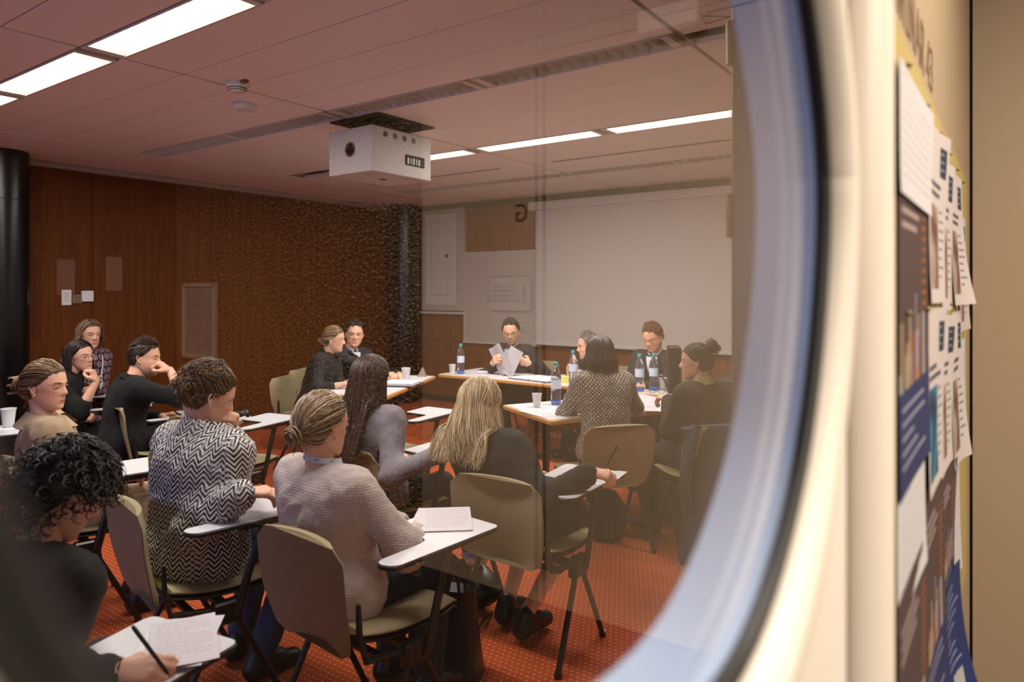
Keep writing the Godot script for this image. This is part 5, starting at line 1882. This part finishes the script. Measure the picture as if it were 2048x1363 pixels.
	if sp.has("lanyard"):
		var lb2 := MB.new()
		for sg in [-1, 1]:
			var pts := []
			for k in 5: pts.push_back(N + (side * sg * sin(k * 0.5) - fwd * cos(k * 0.5)) * 0.068 * s + D2 * (0.022 - 0.012 * k) )
			for k in 7: pts.push_back(chest.call(sg * lerpf(0.066, 0.004, k / 6.0), 0.02 + k * 0.042, 0.010))
			lb2.tube(pts, 0.009, 6, true, 0.25)
		obj("lanyard", lb2, sp.lanyard, t)
	if sp.has("pocket"):
		var pk := MB.new()
		var a: Vector3 = chest.call(-0.10, 0.155, 0.004)
		var c: Vector3 = chest.call(-0.065, 0.148, 0.004)
		pk.tube([a, c], 0.007, 6, true, 0.6)
		obj("pocket_square", pk, M.cup_white, t)
	if sp.has("strap"):
		var pts := []
		for k in 8: pts.push_back(onto(top, 52.0, N - D2 * (0.09 + 0.045 * k) - side * 0.5 - fwd * 0.10, side, 0.004))
		var yb := MB.new()
		yb.tube(pts, 0.008, 6, true, 0.5)
		obj("bag_strap", yb, sp.strap, t)
	if sp.has("watch"):
		var wb := MB.new()
		var c: Vector3 = E[sp.watch].lerp(Wr[sp.watch], 0.93)
		var ad: Vector3 = (Wr[sp.watch] - E[sp.watch]).normalized()
		var ua := ad.cross(Vector3.RIGHT).normalized()
		var ub := ad.cross(ua)
		wb.tube(range(17).map(func(k): return c + (ua * cos(TAU * k / 16.0) + ub * sin(TAU * k / 16.0)) * 0.031), 0.005, 6, false)
		obj("wristwatch", wb, M.silver, t)
	# hair, glasses
	var hm := MB.new()
	hm.T = hx
	hair_shape(hm, sp.hair, hash(sp.label) % 10000)
	obj("hair", hm, M.hair, t)
	if sp.has("glasses"):
		var gm := MB.new()
		gm.T = hx
		for sg in [-1, 1]:
			gm.tube(range(15).map(func(k): return Vector3(sg * 0.0315 + cos(TAU * k / 14.0) * 0.0235, -0.003 + sin(TAU * k / 14.0) * 0.020, -0.0985 + 0.006 * absf(cos(TAU * k / 14.0)))), 0.0014, 6, false)
			gm.tube([Vector3(sg * 0.055, 0.0, -0.094), Vector3(sg * 0.076, 0.003, -0.05), Vector3(sg * 0.079, 0.004, 0.01), Vector3(sg * 0.077, -0.014, 0.03)], 0.0014, 6)
		gm.tube([Vector3(-0.009, 0.0, -0.1), Vector3(0, 0.004, -0.104), Vector3(0.009, 0.0, -0.1)], 0.0014, 6)
		obj("eyeglasses", gm, sp.glasses, t)
	if sp.has("earring"):
		var em := MB.new()
		em.T = hx
		for sg in [-1, 1]:
			if sp.earring > 0.008:
				em.tube(range(13).map(func(k): return Vector3(sg * 0.080, -0.038 - sp.earring + cos(TAU * k / 12.0) * sp.earring, 0.006 + sin(TAU * k / 12.0) * sp.earring)), 0.0018, 6, false)
			else:
				em.ball(Vector3(sg * 0.081, -0.036, 0.003), Vector3.ONE * sp.earring, 8, 6)
		obj("earring", em, M.earring, t)
	t.set_meta("joints", {"N": N, "hx": hx, "Wr": Wr, "D2": D2, "side": side, "fwd": fwd, "E": E, "S": S})
	return t

func build_people() -> void:
	vmat("skin", 0.55)
	M.skin.subsurf_scatter_enabled = true
	M.skin.subsurf_scatter_strength = 0.12
	vmat("hair", 0.48)
	mat("earring", Color(0.85, 0.80, 0.72), 0.25, 0.7)
	var sk := Color(0.86, 0.66, 0.55)
	var fn := FastNoiseLite.new()
	fn.seed = 21
	fn.frequency = 0.4
	var cloth := noise_tex(0.25, 31, 128, 3)
	var herr := img(128, 128, func(x, y):
		var u: float = absf(fposmod(x / 64.0, 1.0) * 2.0 - 1.0)
		var v: float = fposmod((y + u * 38.0) / 25.6 + 0.08 * fn.get_noise_2d(x, y), 1.0)
		var k: float = 0.92 if v < 0.5 else 0.04
		return g(clampf(k + 0.12 * fn.get_noise_2d(x * 3.0, y * 3.0), 0.03, 0.95)))
	bump(tri(mat("herringbone", Color(0.92, 0.90, 0.89), 0.95), herr, Vector3.ONE * 10.0), cloth, 0.25)
	var tweed := img(128, 128, func(x, y):
		var cx: int = x / 8
		var cy: int = y / 8
		var h1: float = fposmod(sin(cx * 12.9898 + cy * 78.233) * 43758.5, 1.0)
		var inx: float = absf(x % 8 - 3.5) / 4.0
		var iny: float = absf(y % 8 - 3.5) / 4.0
		var dot: float = 1.0 if inx * inx + iny * iny < 0.55 and (cx + cy) % 2 == 0 else 0.0
		var c := Color(0.32, 0.285, 0.255)
		if dot > 0: c = c.lerp(Color(0.93, 0.89, 0.83), 0.55 + 0.45 * h1)
		elif h1 > 0.75: c = Color(0.42, 0.37, 0.32)
		return c)
	bump(tri(mat("tweed", Color.WHITE, 0.95), tweed, Vector3.ONE * 5.0), cloth, 0.4)
	var boucle := img(128, 128, func(x, y):
		var rows: float = 0.5 + 0.5 * sin(y / 128.0 * TAU * 16.0)
		var cols: float = 0.5 + 0.5 * sin(x / 128.0 * TAU * 16.0 + 1.5 * fn.get_noise_2d(x * 0.3, y * 0.3))
		var k: float = 0.74 + 0.14 * rows * cols + 0.14 * fn.get_noise_2d(x * 2.0, y * 2.0)
		return Color(k, k * 0.95, k * 0.92))
	bump(tri(mat("boucle", Color(0.93, 0.91, 0.91), 0.95), boucle, Vector3.ONE * 7.0), boucle, 0.7)
	var floral := img(96, 96, func(x, y):
		var cx: float = fposmod(x + (24 if int(y / 48.0) % 2 else 0), 48.0) - 24.0
		var cy: float = fposmod(y, 48.0) - 24.0
		var a := atan2(cy, cx)
		var rr := sqrt(cx * cx + cy * cy)
		var c := Color(0.13, 0.08, 0.11)
		if absf(rr - (13.0 + 5.0 * cos(a * 5.0))) < 4.0: c = Color(0.66, 0.50, 0.56)
		return c)
	tri(mat("floral", Color.WHITE, 0.8), floral, Vector3.ONE * 9.0)
	bump(mat("navy_suit", Color(0.085, 0.090, 0.115), 0.85), cloth, 0.1)
	bump(mat("black_suit", Color(0.055, 0.052, 0.060), 0.85), cloth, 0.1)
	bump(mat("dark_suit", Color(0.095, 0.088, 0.085), 0.85), cloth, 0.1)
	bump(mat("black_knit", Color(0.030, 0.032, 0.040), 0.95), cloth, 0.2)
	bump(mat("dark_blazer", Color(0.085, 0.085, 0.095), 0.95), cloth, 0.2)
	bump(mat("trench", Color(0.62, 0.53, 0.42), 0.85), cloth, 0.12)
	bump(mat("grey_knit", Color(0.50, 0.48, 0.51), 0.95), cloth, 0.2)
	bump(mat("brown_black", Color(0.085, 0.070, 0.055), 0.9), cloth, 0.15)
	mat("dark_trousers", Color(0.055, 0.05, 0.055), 0.9)
	mat("jeans", Color(0.20, 0.26, 0.36), 0.9)
	mat("jeans_dark", Color(0.09, 0.11, 0.18), 0.9)
	mat("shirt_white", Color(0.80, 0.80, 0.84), 0.8)
	mat("shirt_blue", Color(0.55, 0.57, 0.68), 0.8)
	mat("tie_blue", Color(0.16, 0.25, 0.46), 0.6)
	mat("tie_dark", Color(0.05, 0.05, 0.06), 0.6)
	mat("lanyard_white", Color(0.78, 0.80, 0.86), 0.6)
	mat("silver", Color(0.7, 0.66, 0.62), 0.3, 0.8)
	mat("strap_yellow", Color(0.86, 0.74, 0.10), 0.6)
	mat("scarf_green", Color(0.62, 0.64, 0.42), 0.7)

	var p := person({"label": "young woman with round glasses and long dark hair, chin on her fist", "head": Vector3(-5.501, 1.088, -2.369), "rot": -40, "face": -68, "pitch": 0, "roll": -6, "lean": 22, "lean2": 30, "skin": sk, "brow": Color(0.2, 0.12, 0.08), "iris": Color(0.2, 0.13, 0.1),
		"r": {"at": Vector3(-5.277, 0.918, -2.382), "dir": Vector3(-0.25, 0.9, 0.2), "palm": Vector3(-0.7, 0.2, 0.6), "pose": "fist", "hint": Vector3(0.3, -0.95, -0.1)}, "cuff_r": 0.25,
		"top": M.black_knit, "top_name": "black_top", "bottom": M.dark_trousers, "cell": 0.024, "glasses": M.silver,
		"hair": {"type": "long", "col": Color(0.12, 0.075, 0.06), "hi": Color(0.25, 0.16, 0.12), "len": 0.30, "n": 260, "rad": 0.0040, "spread": 1.75, "part": 0.0, "flare": 0.1}})
	p = person({"label": "blonde woman in a dark patterned dress with white lanyard by the wooden wall", "head": Vector3(-6.030, 1.216, -2.667), "rot": -75, "face": -88, "pitch": 4, "lean": 4, "skin": sk.darkened(0.06), "brow": Color(0.3, 0.2, 0.13),
		"r": {"at": Vector3(-5.764, 0.873, -2.611), "dir": Vector3(-0.6, -0.2, 0.3), "palm": Vector3(-0.3, -0.9, 0), "pose": "rest"}, "l": {"at": Vector3(-5.863, 0.859, -2.602), "dir": Vector3(0.5, -0.2, 0.4), "palm": Vector3(0.3, -0.9, 0), "pose": "rest"},
		"top": M.floral, "top_name": "patterned_dress", "bottom": M.floral, "bottom_name": "dress_skirt", "cell": 0.025, "lanyard": M.lanyard_white,
		"hair": {"type": "long", "col": Color(0.30, 0.21, 0.15), "hi": Color(0.62, 0.50, 0.38), "len": 0.10, "n": 220, "rad": 0.0042, "spread": 1.9, "part": 0.015, "flare": 0.1, "tuck": 0.03}})
	p = person({"label": "man in a black sweater leaning back with his fist at his mouth", "man": true, "head": Vector3(-4.858, 1.097, -2.522), "rot": -14, "face": -48, "pitch": 4, "roll": 4, "lean": 4, "lean2": 16, "neck": -0.2, "skin": sk, "stubble": true, "brow": Color(0.25, 0.16, 0.1),
		"r": {"at": Vector3(-4.663, 1.012, -2.600), "dir": Vector3(-0.55, 0.55, 0.5), "palm": Vector3(-0.6, -0.2, 0.5), "pose": "fist", "hint": Vector3(0.7, -0.7, 0.1)}, "cuff_r": 0.22,
		"knee_r": Vector3(0.10, 0.60, -0.36), "ankle_r": Vector3(0.42, 0.70, -0.50), "toe_r": Vector3(0.55, 0.72, -0.58), "soles": true, "sole_down_r": Vector3(0.3, -0.9, 0.2),
		"top": M.black_knit, "top_name": "black_sweater", "bottom": M.dark_trousers, "thick": 0.014, "cell": 0.022, "collar": 0.6,
		"hair": {"type": "short", "col": Color(0.17, 0.105, 0.07), "hi": Color(0.42, 0.29, 0.20), "side": 0.022, "top": 0.042, "up": 0.40, "flow": Vector3(0.2, 0.35, 1.0), "n": 700, "rad": 0.0026}})
	p = person({"label": "woman in a beige trench coat, dark-blonde hair held by a claw clip", "head": Vector3(-3.575, 1.127, -1.410), "at": Vector2(-3.58, -1.54), "rot": -22, "face": -56, "pitch": 2, "lean": 6, "skin": sk, "brow": Color(0.3, 0.2, 0.12), "earring": 0.0045,
		"top": M.trench, "top_name": "trench_coat", "bottom": M.trench, "bottom_name": "coat_skirt", "thick": 0.018, "collar": 0.5, "collar_w": 0.128, "collar_d": -0.055, "drop": 0.038, "cell": 0.02, "shoe": M.black_plastic, "wrinkle": 0.008,
		"hair": {"type": "updo", "col": Color(0.30, 0.20, 0.11), "hi": Color(0.74, 0.58, 0.38), "bun_el": -8.0, "bun": 0.040, "n": 460, "rad": 0.0026, "wisps": 16, "vol": 0.004}})
	claw_clip(p)
	p = person({"label": "curly dark-haired person writing by hand, closest to the window", "head": Vector3(-1.856, 1.060, -0.796), "rot": 12, "face": -6, "pitch": 28, "lean": 16, "lean2": 26, "skin": sk.darkened(0.08), "brow": Color(0.1, 0.07, 0.06), "hand_cell": 0.0045,
		"r": {"at": Vector3(-1.468, 0.743, -0.736), "dir": Vector3(0.6, 0.03, -0.7), "palm": Vector3(-0.55, -0.75, -0.1), "pose": "pen"}, "l": {"at": Vector3(-1.547, 0.738, -0.704), "dir": Vector3(0.55, 0.05, -0.7), "palm": Vector3(0.1, -1, 0.1), "pose": "rest"},
		"top": M.brown_black, "top_name": "dark_jacket", "bottom": M.dark_trousers, "thick": 0.014,
		"hair": {"type": "curly", "col": Color(0.060, 0.040, 0.038), "hi": Color(0.11, 0.075, 0.07), "len": 0.085, "n": 620, "rad": 0.0022, "coil": 0.011, "grow": 0.012}})
	pen(p, "r", "black pen in the curly writer's hand", Vector3(-0.35, 0.75, 0.35))
	p = person({"label": "person in a black and white herringbone coat, curly brown hair pinned up", "head": Vector3(-2.561, 1.143, -1.620), "at": Vector2(-2.57, -1.63), "rot": 2, "face": -18, "broad": 1.26, "girth": 0.022, "strap": M.strap_yellow, "s": 1.04, "pitch": 22, "roll": -4, "lean": 16, "lean2": 30, "skin": sk, "brow": Color(0.2, 0.13, 0.08),
		"r": {"at": Vector3(-2.212, 0.823, -1.549), "dir": Vector3(0.3, -0.1, -0.9), "pose": "rest", "hint": Vector3(0.25, -1.0, 0.45)}, "l": {"at": Vector3(-2.551, 0.973, -1.713), "dir": Vector3(0.05, 1, 0.1), "palm": Vector3(0.5, 0, 0.6), "pose": "fist", "hint": Vector3(-0.1, -0.9, -0.5)},
		"top": M.herringbone, "top_name": "herringbone_coat", "bottom": M.jeans, "thick": 0.028, "collar": 1.2, "cell": 0.017, "wrinkle": 0.007, "knee_r": Vector3(0.16, 0.50, -0.36), "ankle_r": Vector3(0.20, 0.095, -0.10), "ankle_l": Vector3(0.0, 0.095, -0.15), "bottom_name": "jeans",
		"hair": {"type": "curlybun", "col": Color(0.16, 0.095, 0.055), "hi": Color(0.62, 0.44, 0.26), "bun_el": 42.0, "bun": 0.055, "n": 420, "rad": 0.0022, "coil": 0.013}})
	solo("mobile_phone", bx(Vector3.ZERO, Vector3(0.075, 0.009, 0.15), 0.003), M.black_plastic, "black mobile phone on the tablet by the herringbone sleeve", "phone", "", Vector3(-2.226, 0.817, -1.589), 0.6)
	p = person({"label": "woman in a white knit jacket with a blonde low bun and a white lanyard", "head": Vector3(-1.926, 1.086, -1.680), "hs": 1.06, "broad": 1.18, "drop": 0.028, "girth": 0.006, "at": Vector2(-1.825, -1.735), "rot": -3, "face": -2, "pitch": 6, "lean": 2, "lean2": 8, "skin": sk.lightened(0.06), "brow": Color(0.4, 0.28, 0.18), "earring": 0.003,
		"r": {"at": Vector3(-1.70, 0.67, -1.98), "hint": Vector3(0.75, -0.6, 0.3)}, "l": {"at": Vector3(-1.84, 0.66, -2.0), "hint": Vector3(-0.25, -0.95, 0.1)},
		"top": M.boucle, "top_name": "white_knit_jacket", "bottom": M.jeans_dark, "bottom_name": "jeans", "thick": 0.016, "cell": 0.015, "wrinkle": 0.006, "shoe": M.bag_black,
		"hair": {"type": "updo", "col": Color(0.36, 0.27, 0.18), "hi": Color(0.86, 0.75, 0.60), "bun_el": -20.0, "bun_az": 0.05, "bun": 0.036, "n": 640, "rad": 0.0019, "mixp": 1.1}})
	neck_band(p)
	p = person({"label": "woman with very long straight brown hair in a grey sweater", "head": Vector3(-2.542, 1.129, -2.494), "at": Vector2(-2.56, -2.64), "rot": 0, "face": -4, "pitch": 8, "lean": 4, "lean2": 12, "skin": sk, "brow": Color(0.2, 0.12, 0.08),
		"r": {"at": Vector3(-2.093, 0.798, -2.471), "dir": Vector3(0.9, -0.05, -0.5), "palm": Vector3(0, -1, 0), "hint": Vector3(0.5, -0.8, 0.3)},
		"top": M.grey_knit, "top_name": "grey_sweater", "bottom": M.dark_trousers, "thick": 0.012, "cell": 0.019,
		"hair": {"type": "long", "col": Color(0.13, 0.075, 0.055), "hi": Color(0.33, 0.21, 0.16), "len": 0.47, "n": 640, "rad": 0.0026, "spread": 1.9, "part": 0.0, "flare": 0.25, "wave": 0.004, "seg": 10}})
	p = person({"label": "woman with long loose blonde hair in a dark blazer, writing on her tablet", "head": Vector3(-1.911, 1.048, -2.589), "hs": 1.03, "at": Vector2(-1.66, -2.64), "rot": 3, "face": -2, "pitch": 12, "lean": 4, "lean2": 14, "skin": sk, "brow": Color(0.4, 0.3, 0.2),
		"r": {"at": Vector3(-1.359, 0.795, -2.651), "dir": Vector3(0.75, -0.12, -0.5), "palm": Vector3(-0.2, -0.9, -0.2), "pose": "pen", "hint": Vector3(0.7, -0.75, 0.3)},
		"top": M.dark_blazer, "top_name": "dark_blazer", "bottom": M.dark_blazer, "bottom_name": "dark_skirt", "thick": 0.020, "cell": 0.018, "bare_legs": true, "skirt": 0.8, "knee_r": Vector3(0.16, 0.49, -0.34), "ankle_r": Vector3(0.06, 0.11, 0.02), "ankle_l": Vector3(-0.08, 0.11, -0.05), "hand_cell": 0.005,
		"hair": {"type": "long", "col": Color(0.58, 0.47, 0.32), "hi": Color(0.96, 0.89, 0.73), "len": 0.27, "n": 560, "rad": 0.0026, "spread": 2.1, "part": -0.01, "flare": 0.45, "wave": 0.014, "mixp": 1.0}})
	pen(p, "r", "black pen in the long-haired blonde's hand", Vector3(0.5, 0.75, 0.2))
	p = person({"label": "blonde woman in a black suit with a low bun at the left table", "head": Vector3(-4.799, 1.140, -4.162), "rot": -62, "face": -56, "pitch": 6, "lean": 12, "lean2": 22, "skin": sk.lightened(0.05), "brow": Color(0.4, 0.3, 0.2), "earring": 0.006,
		"r": {"at": Vector3(-4.487, 0.780, -4.016), "dir": Vector3(0.9, 0, -0.4), "palm": Vector3(0, -1, 0)}, "l": {"at": Vector3(-4.645, 0.772, -4.211), "dir": Vector3(0.9, 0, -0.4), "palm": Vector3(0, -1, 0)}, "cuff": 0.55,
		"top": M.black_suit, "top_name": "black_blazer", "bottom": M.dark_trousers, "cell": 0.024, "collar": 0.9,
		"hair": {"type": "updo", "col": Color(0.36, 0.26, 0.16), "hi": Color(0.78, 0.66, 0.48), "bun_el": -20.0, "bun": 0.032, "n": 260, "rad": 0.0036}})
	p = person({"label": "young smiling man in a navy suit with a blue tie at the left table", "man": true, "head": Vector3(-5.109, 1.146, -4.678), "rot": -75, "face": -128, "pitch": 2, "roll": 4, "lean": 10, "lean2": 14, "skin": sk, "brow": Color(0.08, 0.05, 0.04),
		"r": {"at": Vector3(-4.594, 0.789, -4.617), "dir": Vector3(0.9, 0, -0.4), "palm": Vector3(0, -1, 0), "pose": "pen"}, "l": {"at": Vector3(-4.689, 0.768, -4.856), "dir": Vector3(0.8, 0, 0.4), "palm": Vector3(0, -1, 0)},
		"top": M.navy_suit, "top_name": "navy_jacket", "bottom": M.navy_suit, "shirt": M.shirt_white, "tie": M.tie_blue, "cell": 0.024, "twist": -20,
		"hair": {"type": "short", "col": Color(0.035, 0.028, 0.026), "hi": Color(0.10, 0.08, 0.07), "hl": 0.08, "side": 0.014, "top": 0.034, "up": 0.40, "flow": Vector3(0.1, 0.6, 1.0), "n": 600, "rad": 0.0026}})
	p = person({"label": "man with glasses and white lanyard reading papers in front of the whiteboard", "man": true, "head": Vector3(-4.014, 1.156, -5.769), "rot": 178, "face": -152, "pitch": 16, "roll": -4, "lean": 8, "lean2": 16, "skin": sk, "stubble": true, "brow": Color(0.15, 0.10, 0.08), "lids": 0.5,
		"r": {"at": Vector3(-4.075, 0.848, -5.540), "dir": Vector3(0.5, 0.35, 0.35), "palm": Vector3(0.6, 0.0, -0.6), "pose": "hold"}, "l": {"at": Vector3(-3.661, 0.864, -5.591), "dir": Vector3(-0.6, 0.2, 0.2), "palm": Vector3(-0.3, 0.2, -0.8), "pose": "hold"},
		"top": M.dark_suit, "top_name": "dark_jacket", "bottom": M.dark_suit, "shirt": M.shirt_blue, "tie": M.tie_dark, "lanyard": M.lanyard_white, "cell": 0.024, "glasses": M.letter_brown, "watch": "l",
		"hair": {"type": "short", "col": Color(0.12, 0.085, 0.065), "hi": Color(0.27, 0.20, 0.15), "hl": 0.16, "side": 0.022, "top": 0.036, "up": 0.32, "flow": Vector3(0.5, 0.4, 1.0), "n": 640, "rad": 0.0026}})
	p = person({"label": "grey-haired judge turned to the left, behind the tweed jacket woman", "man": true, "head": Vector3(-3.183, 1.041, -5.871), "rot": 170, "face": 132, "pitch": 6, "lean": 14, "lean2": 26, "skin": sk, "brow": Color(0.4, 0.36, 0.33),
		"r": {"at": Vector3(-3.220, 0.780, -5.599), "dir": Vector3(0.1, 0.9, 0.1), "palm": Vector3(0.6, 0, 0.3), "pose": "rest"}, "l": {"at": Vector3(-2.898, 0.746, -5.583)},
		"top": M.navy_suit, "top_name": "navy_jacket", "bottom": M.navy_suit, "shirt": M.shirt_white, "cell": 0.025,
		"hair": {"type": "short", "col": Color(0.36, 0.33, 0.30), "hi": Color(0.68, 0.65, 0.62), "hl": 0.08, "side": 0.025, "top": 0.045, "up": 0.25, "flow": Vector3(0.8, 0.2, 0.8), "n": 600, "rad": 0.0026}})
	p = person({"label": "reddish-blond judge in a dark suit with a white pocket square, looking down", "man": true, "head": Vector3(-2.533, 1.151, -5.906), "rot": 178, "face": 172, "pitch": 24, "lean": 8, "lean2": 20, "skin": sk.lerp(Color(0.9, 0.6, 0.5), 0.3), "brow": Color(0.4, 0.25, 0.15), "lids": 0.9,
		"r": {"at": Vector3(-2.583, 0.742, -5.563), "dir": Vector3(0.6, 0, 0.5), "palm": Vector3(0, -1, 0)}, "l": {"at": Vector3(-2.420, 0.763, -5.495), "dir": Vector3(-0.6, 0, 0.4), "palm": Vector3(0, -1, 0)},
		"top": M.navy_suit, "top_name": "navy_jacket", "bottom": M.navy_suit, "shirt": M.shirt_white, "tie": M.tie_dark, "pocket": true, "cell": 0.024,
		"hair": {"type": "short", "col": Color(0.34, 0.20, 0.11), "hi": Color(0.62, 0.43, 0.26), "hl": 0.10, "side": 0.020, "top": 0.036, "up": 0.40, "flow": Vector3(-0.2, 0.6, 0.9), "n": 680, "rad": 0.0026}})
	p = person({"label": "woman with a dark bob in a black and cream tweed jacket, seen from behind", "head": Vector3(-2.140, 1.153, -4.183), "rot": 50, "face": 42, "pitch": 6, "lean": 6, "lean2": 14, "skin": sk, "brow": Color(0.15, 0.1, 0.07),
		"l": {"at": Vector3(-2.394, 0.724, -4.284), "dir": Vector3(-0.3, 0, -0.8), "palm": Vector3(0, -1, 0), "hint": Vector3(-0.7, -0.6, 0.4)}, "r": {"at": Vector3(-2.219, 0.778, -4.594), "dir": Vector3(-0.6, 0, -0.6), "palm": Vector3(0, -1, 0)},
		"top": M.tweed, "top_name": "tweed_jacket", "bottom": M.dark_trousers, "thick": 0.016, "collar": 0.8, "cell": 0.020,
		"hair": {"type": "long", "col": Color(0.10, 0.075, 0.055), "hi": Color(0.27, 0.20, 0.15), "len": 0.135, "n": 420, "rad": 0.0034, "spread": 2.0, "part": 0.0, "flare": 0.22, "tuck": 0.02, "wave": 0.004, "back": 0.07, "slope": 0.0, "seg": 6}})
	p = person({"label": "woman with a dark high bun and hoop earring at the right table", "head": Vector3(-1.516, 1.121, -4.297), "rot": 72, "face": 108, "pitch": 2, "lean": 6, "lean2": 10, "skin": sk.darkened(0.05), "brow": Color(0.1, 0.07, 0.05), "earring": 0.018,
		"l": {"at": Vector3(-1.723, 0.860, -4.358), "dir": Vector3(-0.8, 0, -0.2), "palm": Vector3(0, -1, 0), "pose": "pen", "hint": Vector3(-0.4, -0.8, 0.3)},
		"top": M.brown_black, "top_name": "dark_blazer", "bottom": M.dark_trousers, "thick": 0.018, "collar": 0.9, "collar_mat": M.scarf_green, "cell": 0.020,
		"hair": {"type": "updo", "col": Color(0.075, 0.052, 0.045), "hi": Color(0.17, 0.12, 0.10), "bun_el": 40.0, "bun": 0.056, "n": 380, "rad": 0.0028}})
	pen(p, "l", "dark pen in the hand of the woman with the high bun", Vector3(-0.4, 0.8, 0.2))
	# the sheets the reading man holds
	for k in 2:
		var rows := []
		for r in 7:
			var row := []
			for q in 6:
				var u := q / 5.0 - 0.5
				var v := r / 6.0 - 0.5
				row.push_back(Vector3(u * 0.21 + v * [0.10, -0.06][k], -v * 0.27, 0.03 * sin(u * 3.0 + k) + v * -0.10))
			rows.push_back(row)
		var b := MB.new()
		b.sheet(rows, 0.0008)
		var o := solo("held_sheet", b, M.print_b, ["left sheet in the hands of the reading man", "right sheet in the hands of the reading man"][k], "paper", "papers on tables and tablets", [Vector3(-3.973, 0.894, -5.527), Vector3(-3.835, 0.883, -5.528)][k])
		o.rotation = Vector3(-0.35, -0.2 + 0.15 * k, [0.25, -0.35][k])

func pen(p: Node3D, q: String, label: String, dir: Vector3) -> void:
	var j: Dictionary = p.get_meta("joints")
	var d: Vector3 = (j.Wr[q] - j.E[q]).normalized()
	var c: Vector3 = p.transform * (j.Wr[q] + d * 0.10) + Vector3(0, -0.002, 0)
	var b := MB.new()
	dir = dir.normalized()
	b.tube([c - dir * 0.045, c - dir * 0.035, c + dir * 0.085, c + dir * 0.092], [0.001, 0.0042, 0.0045, 0.003], 10)
	solo("pen", b, M.black_plastic, label, "pen")

func neck_band(p: Node3D) -> void:
	var j: Dictionary = p.get_meta("joints")
	var rows := []
	for k in 2:
		var row := []
		for q in 33:
			var a := TAU * q / 32.0
			var dv: Vector3 = j.side * sin(a) - j.fwd * cos(a)
			row.push_back(j.N + dv * (0.0635 + 0.004 * k) + j.D2 * ([0.048, 0.029][k] - 0.012 * (1.0 - cos(a))) + j.fwd * 0.006)
		rows.push_back(row)
	var b := MB.new()
	b.sheet(rows, -0.0015)
	var ly := obj("lanyard", b, M.lanyard_white, p)
	for k in 3:
		var a := [-0.25, 0.62, 1.45][k] as float
		var tm := text("ICC", 0.013, 0.0008)
		var o := obj("lanyard_print", tm, M.tie_blue, ly)
		var dv: Vector3 = j.side * sin(a) - j.fwd * cos(a)
		o.position = j.N + dv * 0.069 + j.D2 * (0.033 - 0.012 * (1.0 - cos(a))) + j.fwd * 0.006
		o.rotation.y = a
	var nb := MB.new()
	nb.tube(range(25).map(func(q): return j.N + (j.side * sin(TAU * q / 24.0) - j.fwd * cos(TAU * q / 24.0)) * 0.068 + j.D2 * (0.014 - 0.014 * cos(TAU * q / 24.0))), 0.0012, 5, false)
	obj("necklace", nb, M.silver, p)

func claw_clip(p: Node3D) -> void:
	var j: Dictionary = p.get_meta("joints")
	var b := MB.new()
	b.T = j.hx
	for s in [-1, 1]:
		for k in 5:
			var x := (k - 2) * 0.016
			b.tube([Vector3(x, 0.035 * s, 0.165), Vector3(x * 1.05, 0.040 * s, 0.150), Vector3(x, 0.028 * s, 0.118), Vector3(x, 0.008 * s, 0.108)], [0.003, 0.0035, 0.003, 0.001], 5)
		b.tube([Vector3(-0.036, 0.036 * s, 0.160), Vector3(0.036, 0.036 * s, 0.160)], 0.0042, 6)
	b.tube([Vector3(-0.03, 0.0, 0.168), Vector3(0.03, 0.0, 0.168)], 0.005, 6)
	obj("hair_clip", b, mat("tortoiseshell", Color(0.62, 0.46, 0.32), 0.25), p)

func _ready() -> void:
	rng.seed = 7
	make_materials()
	setup_view()
	build_shell()
	build_fixtures()
	build_seats()
	build_table_things()
	build_corridor_things()
	build_people()
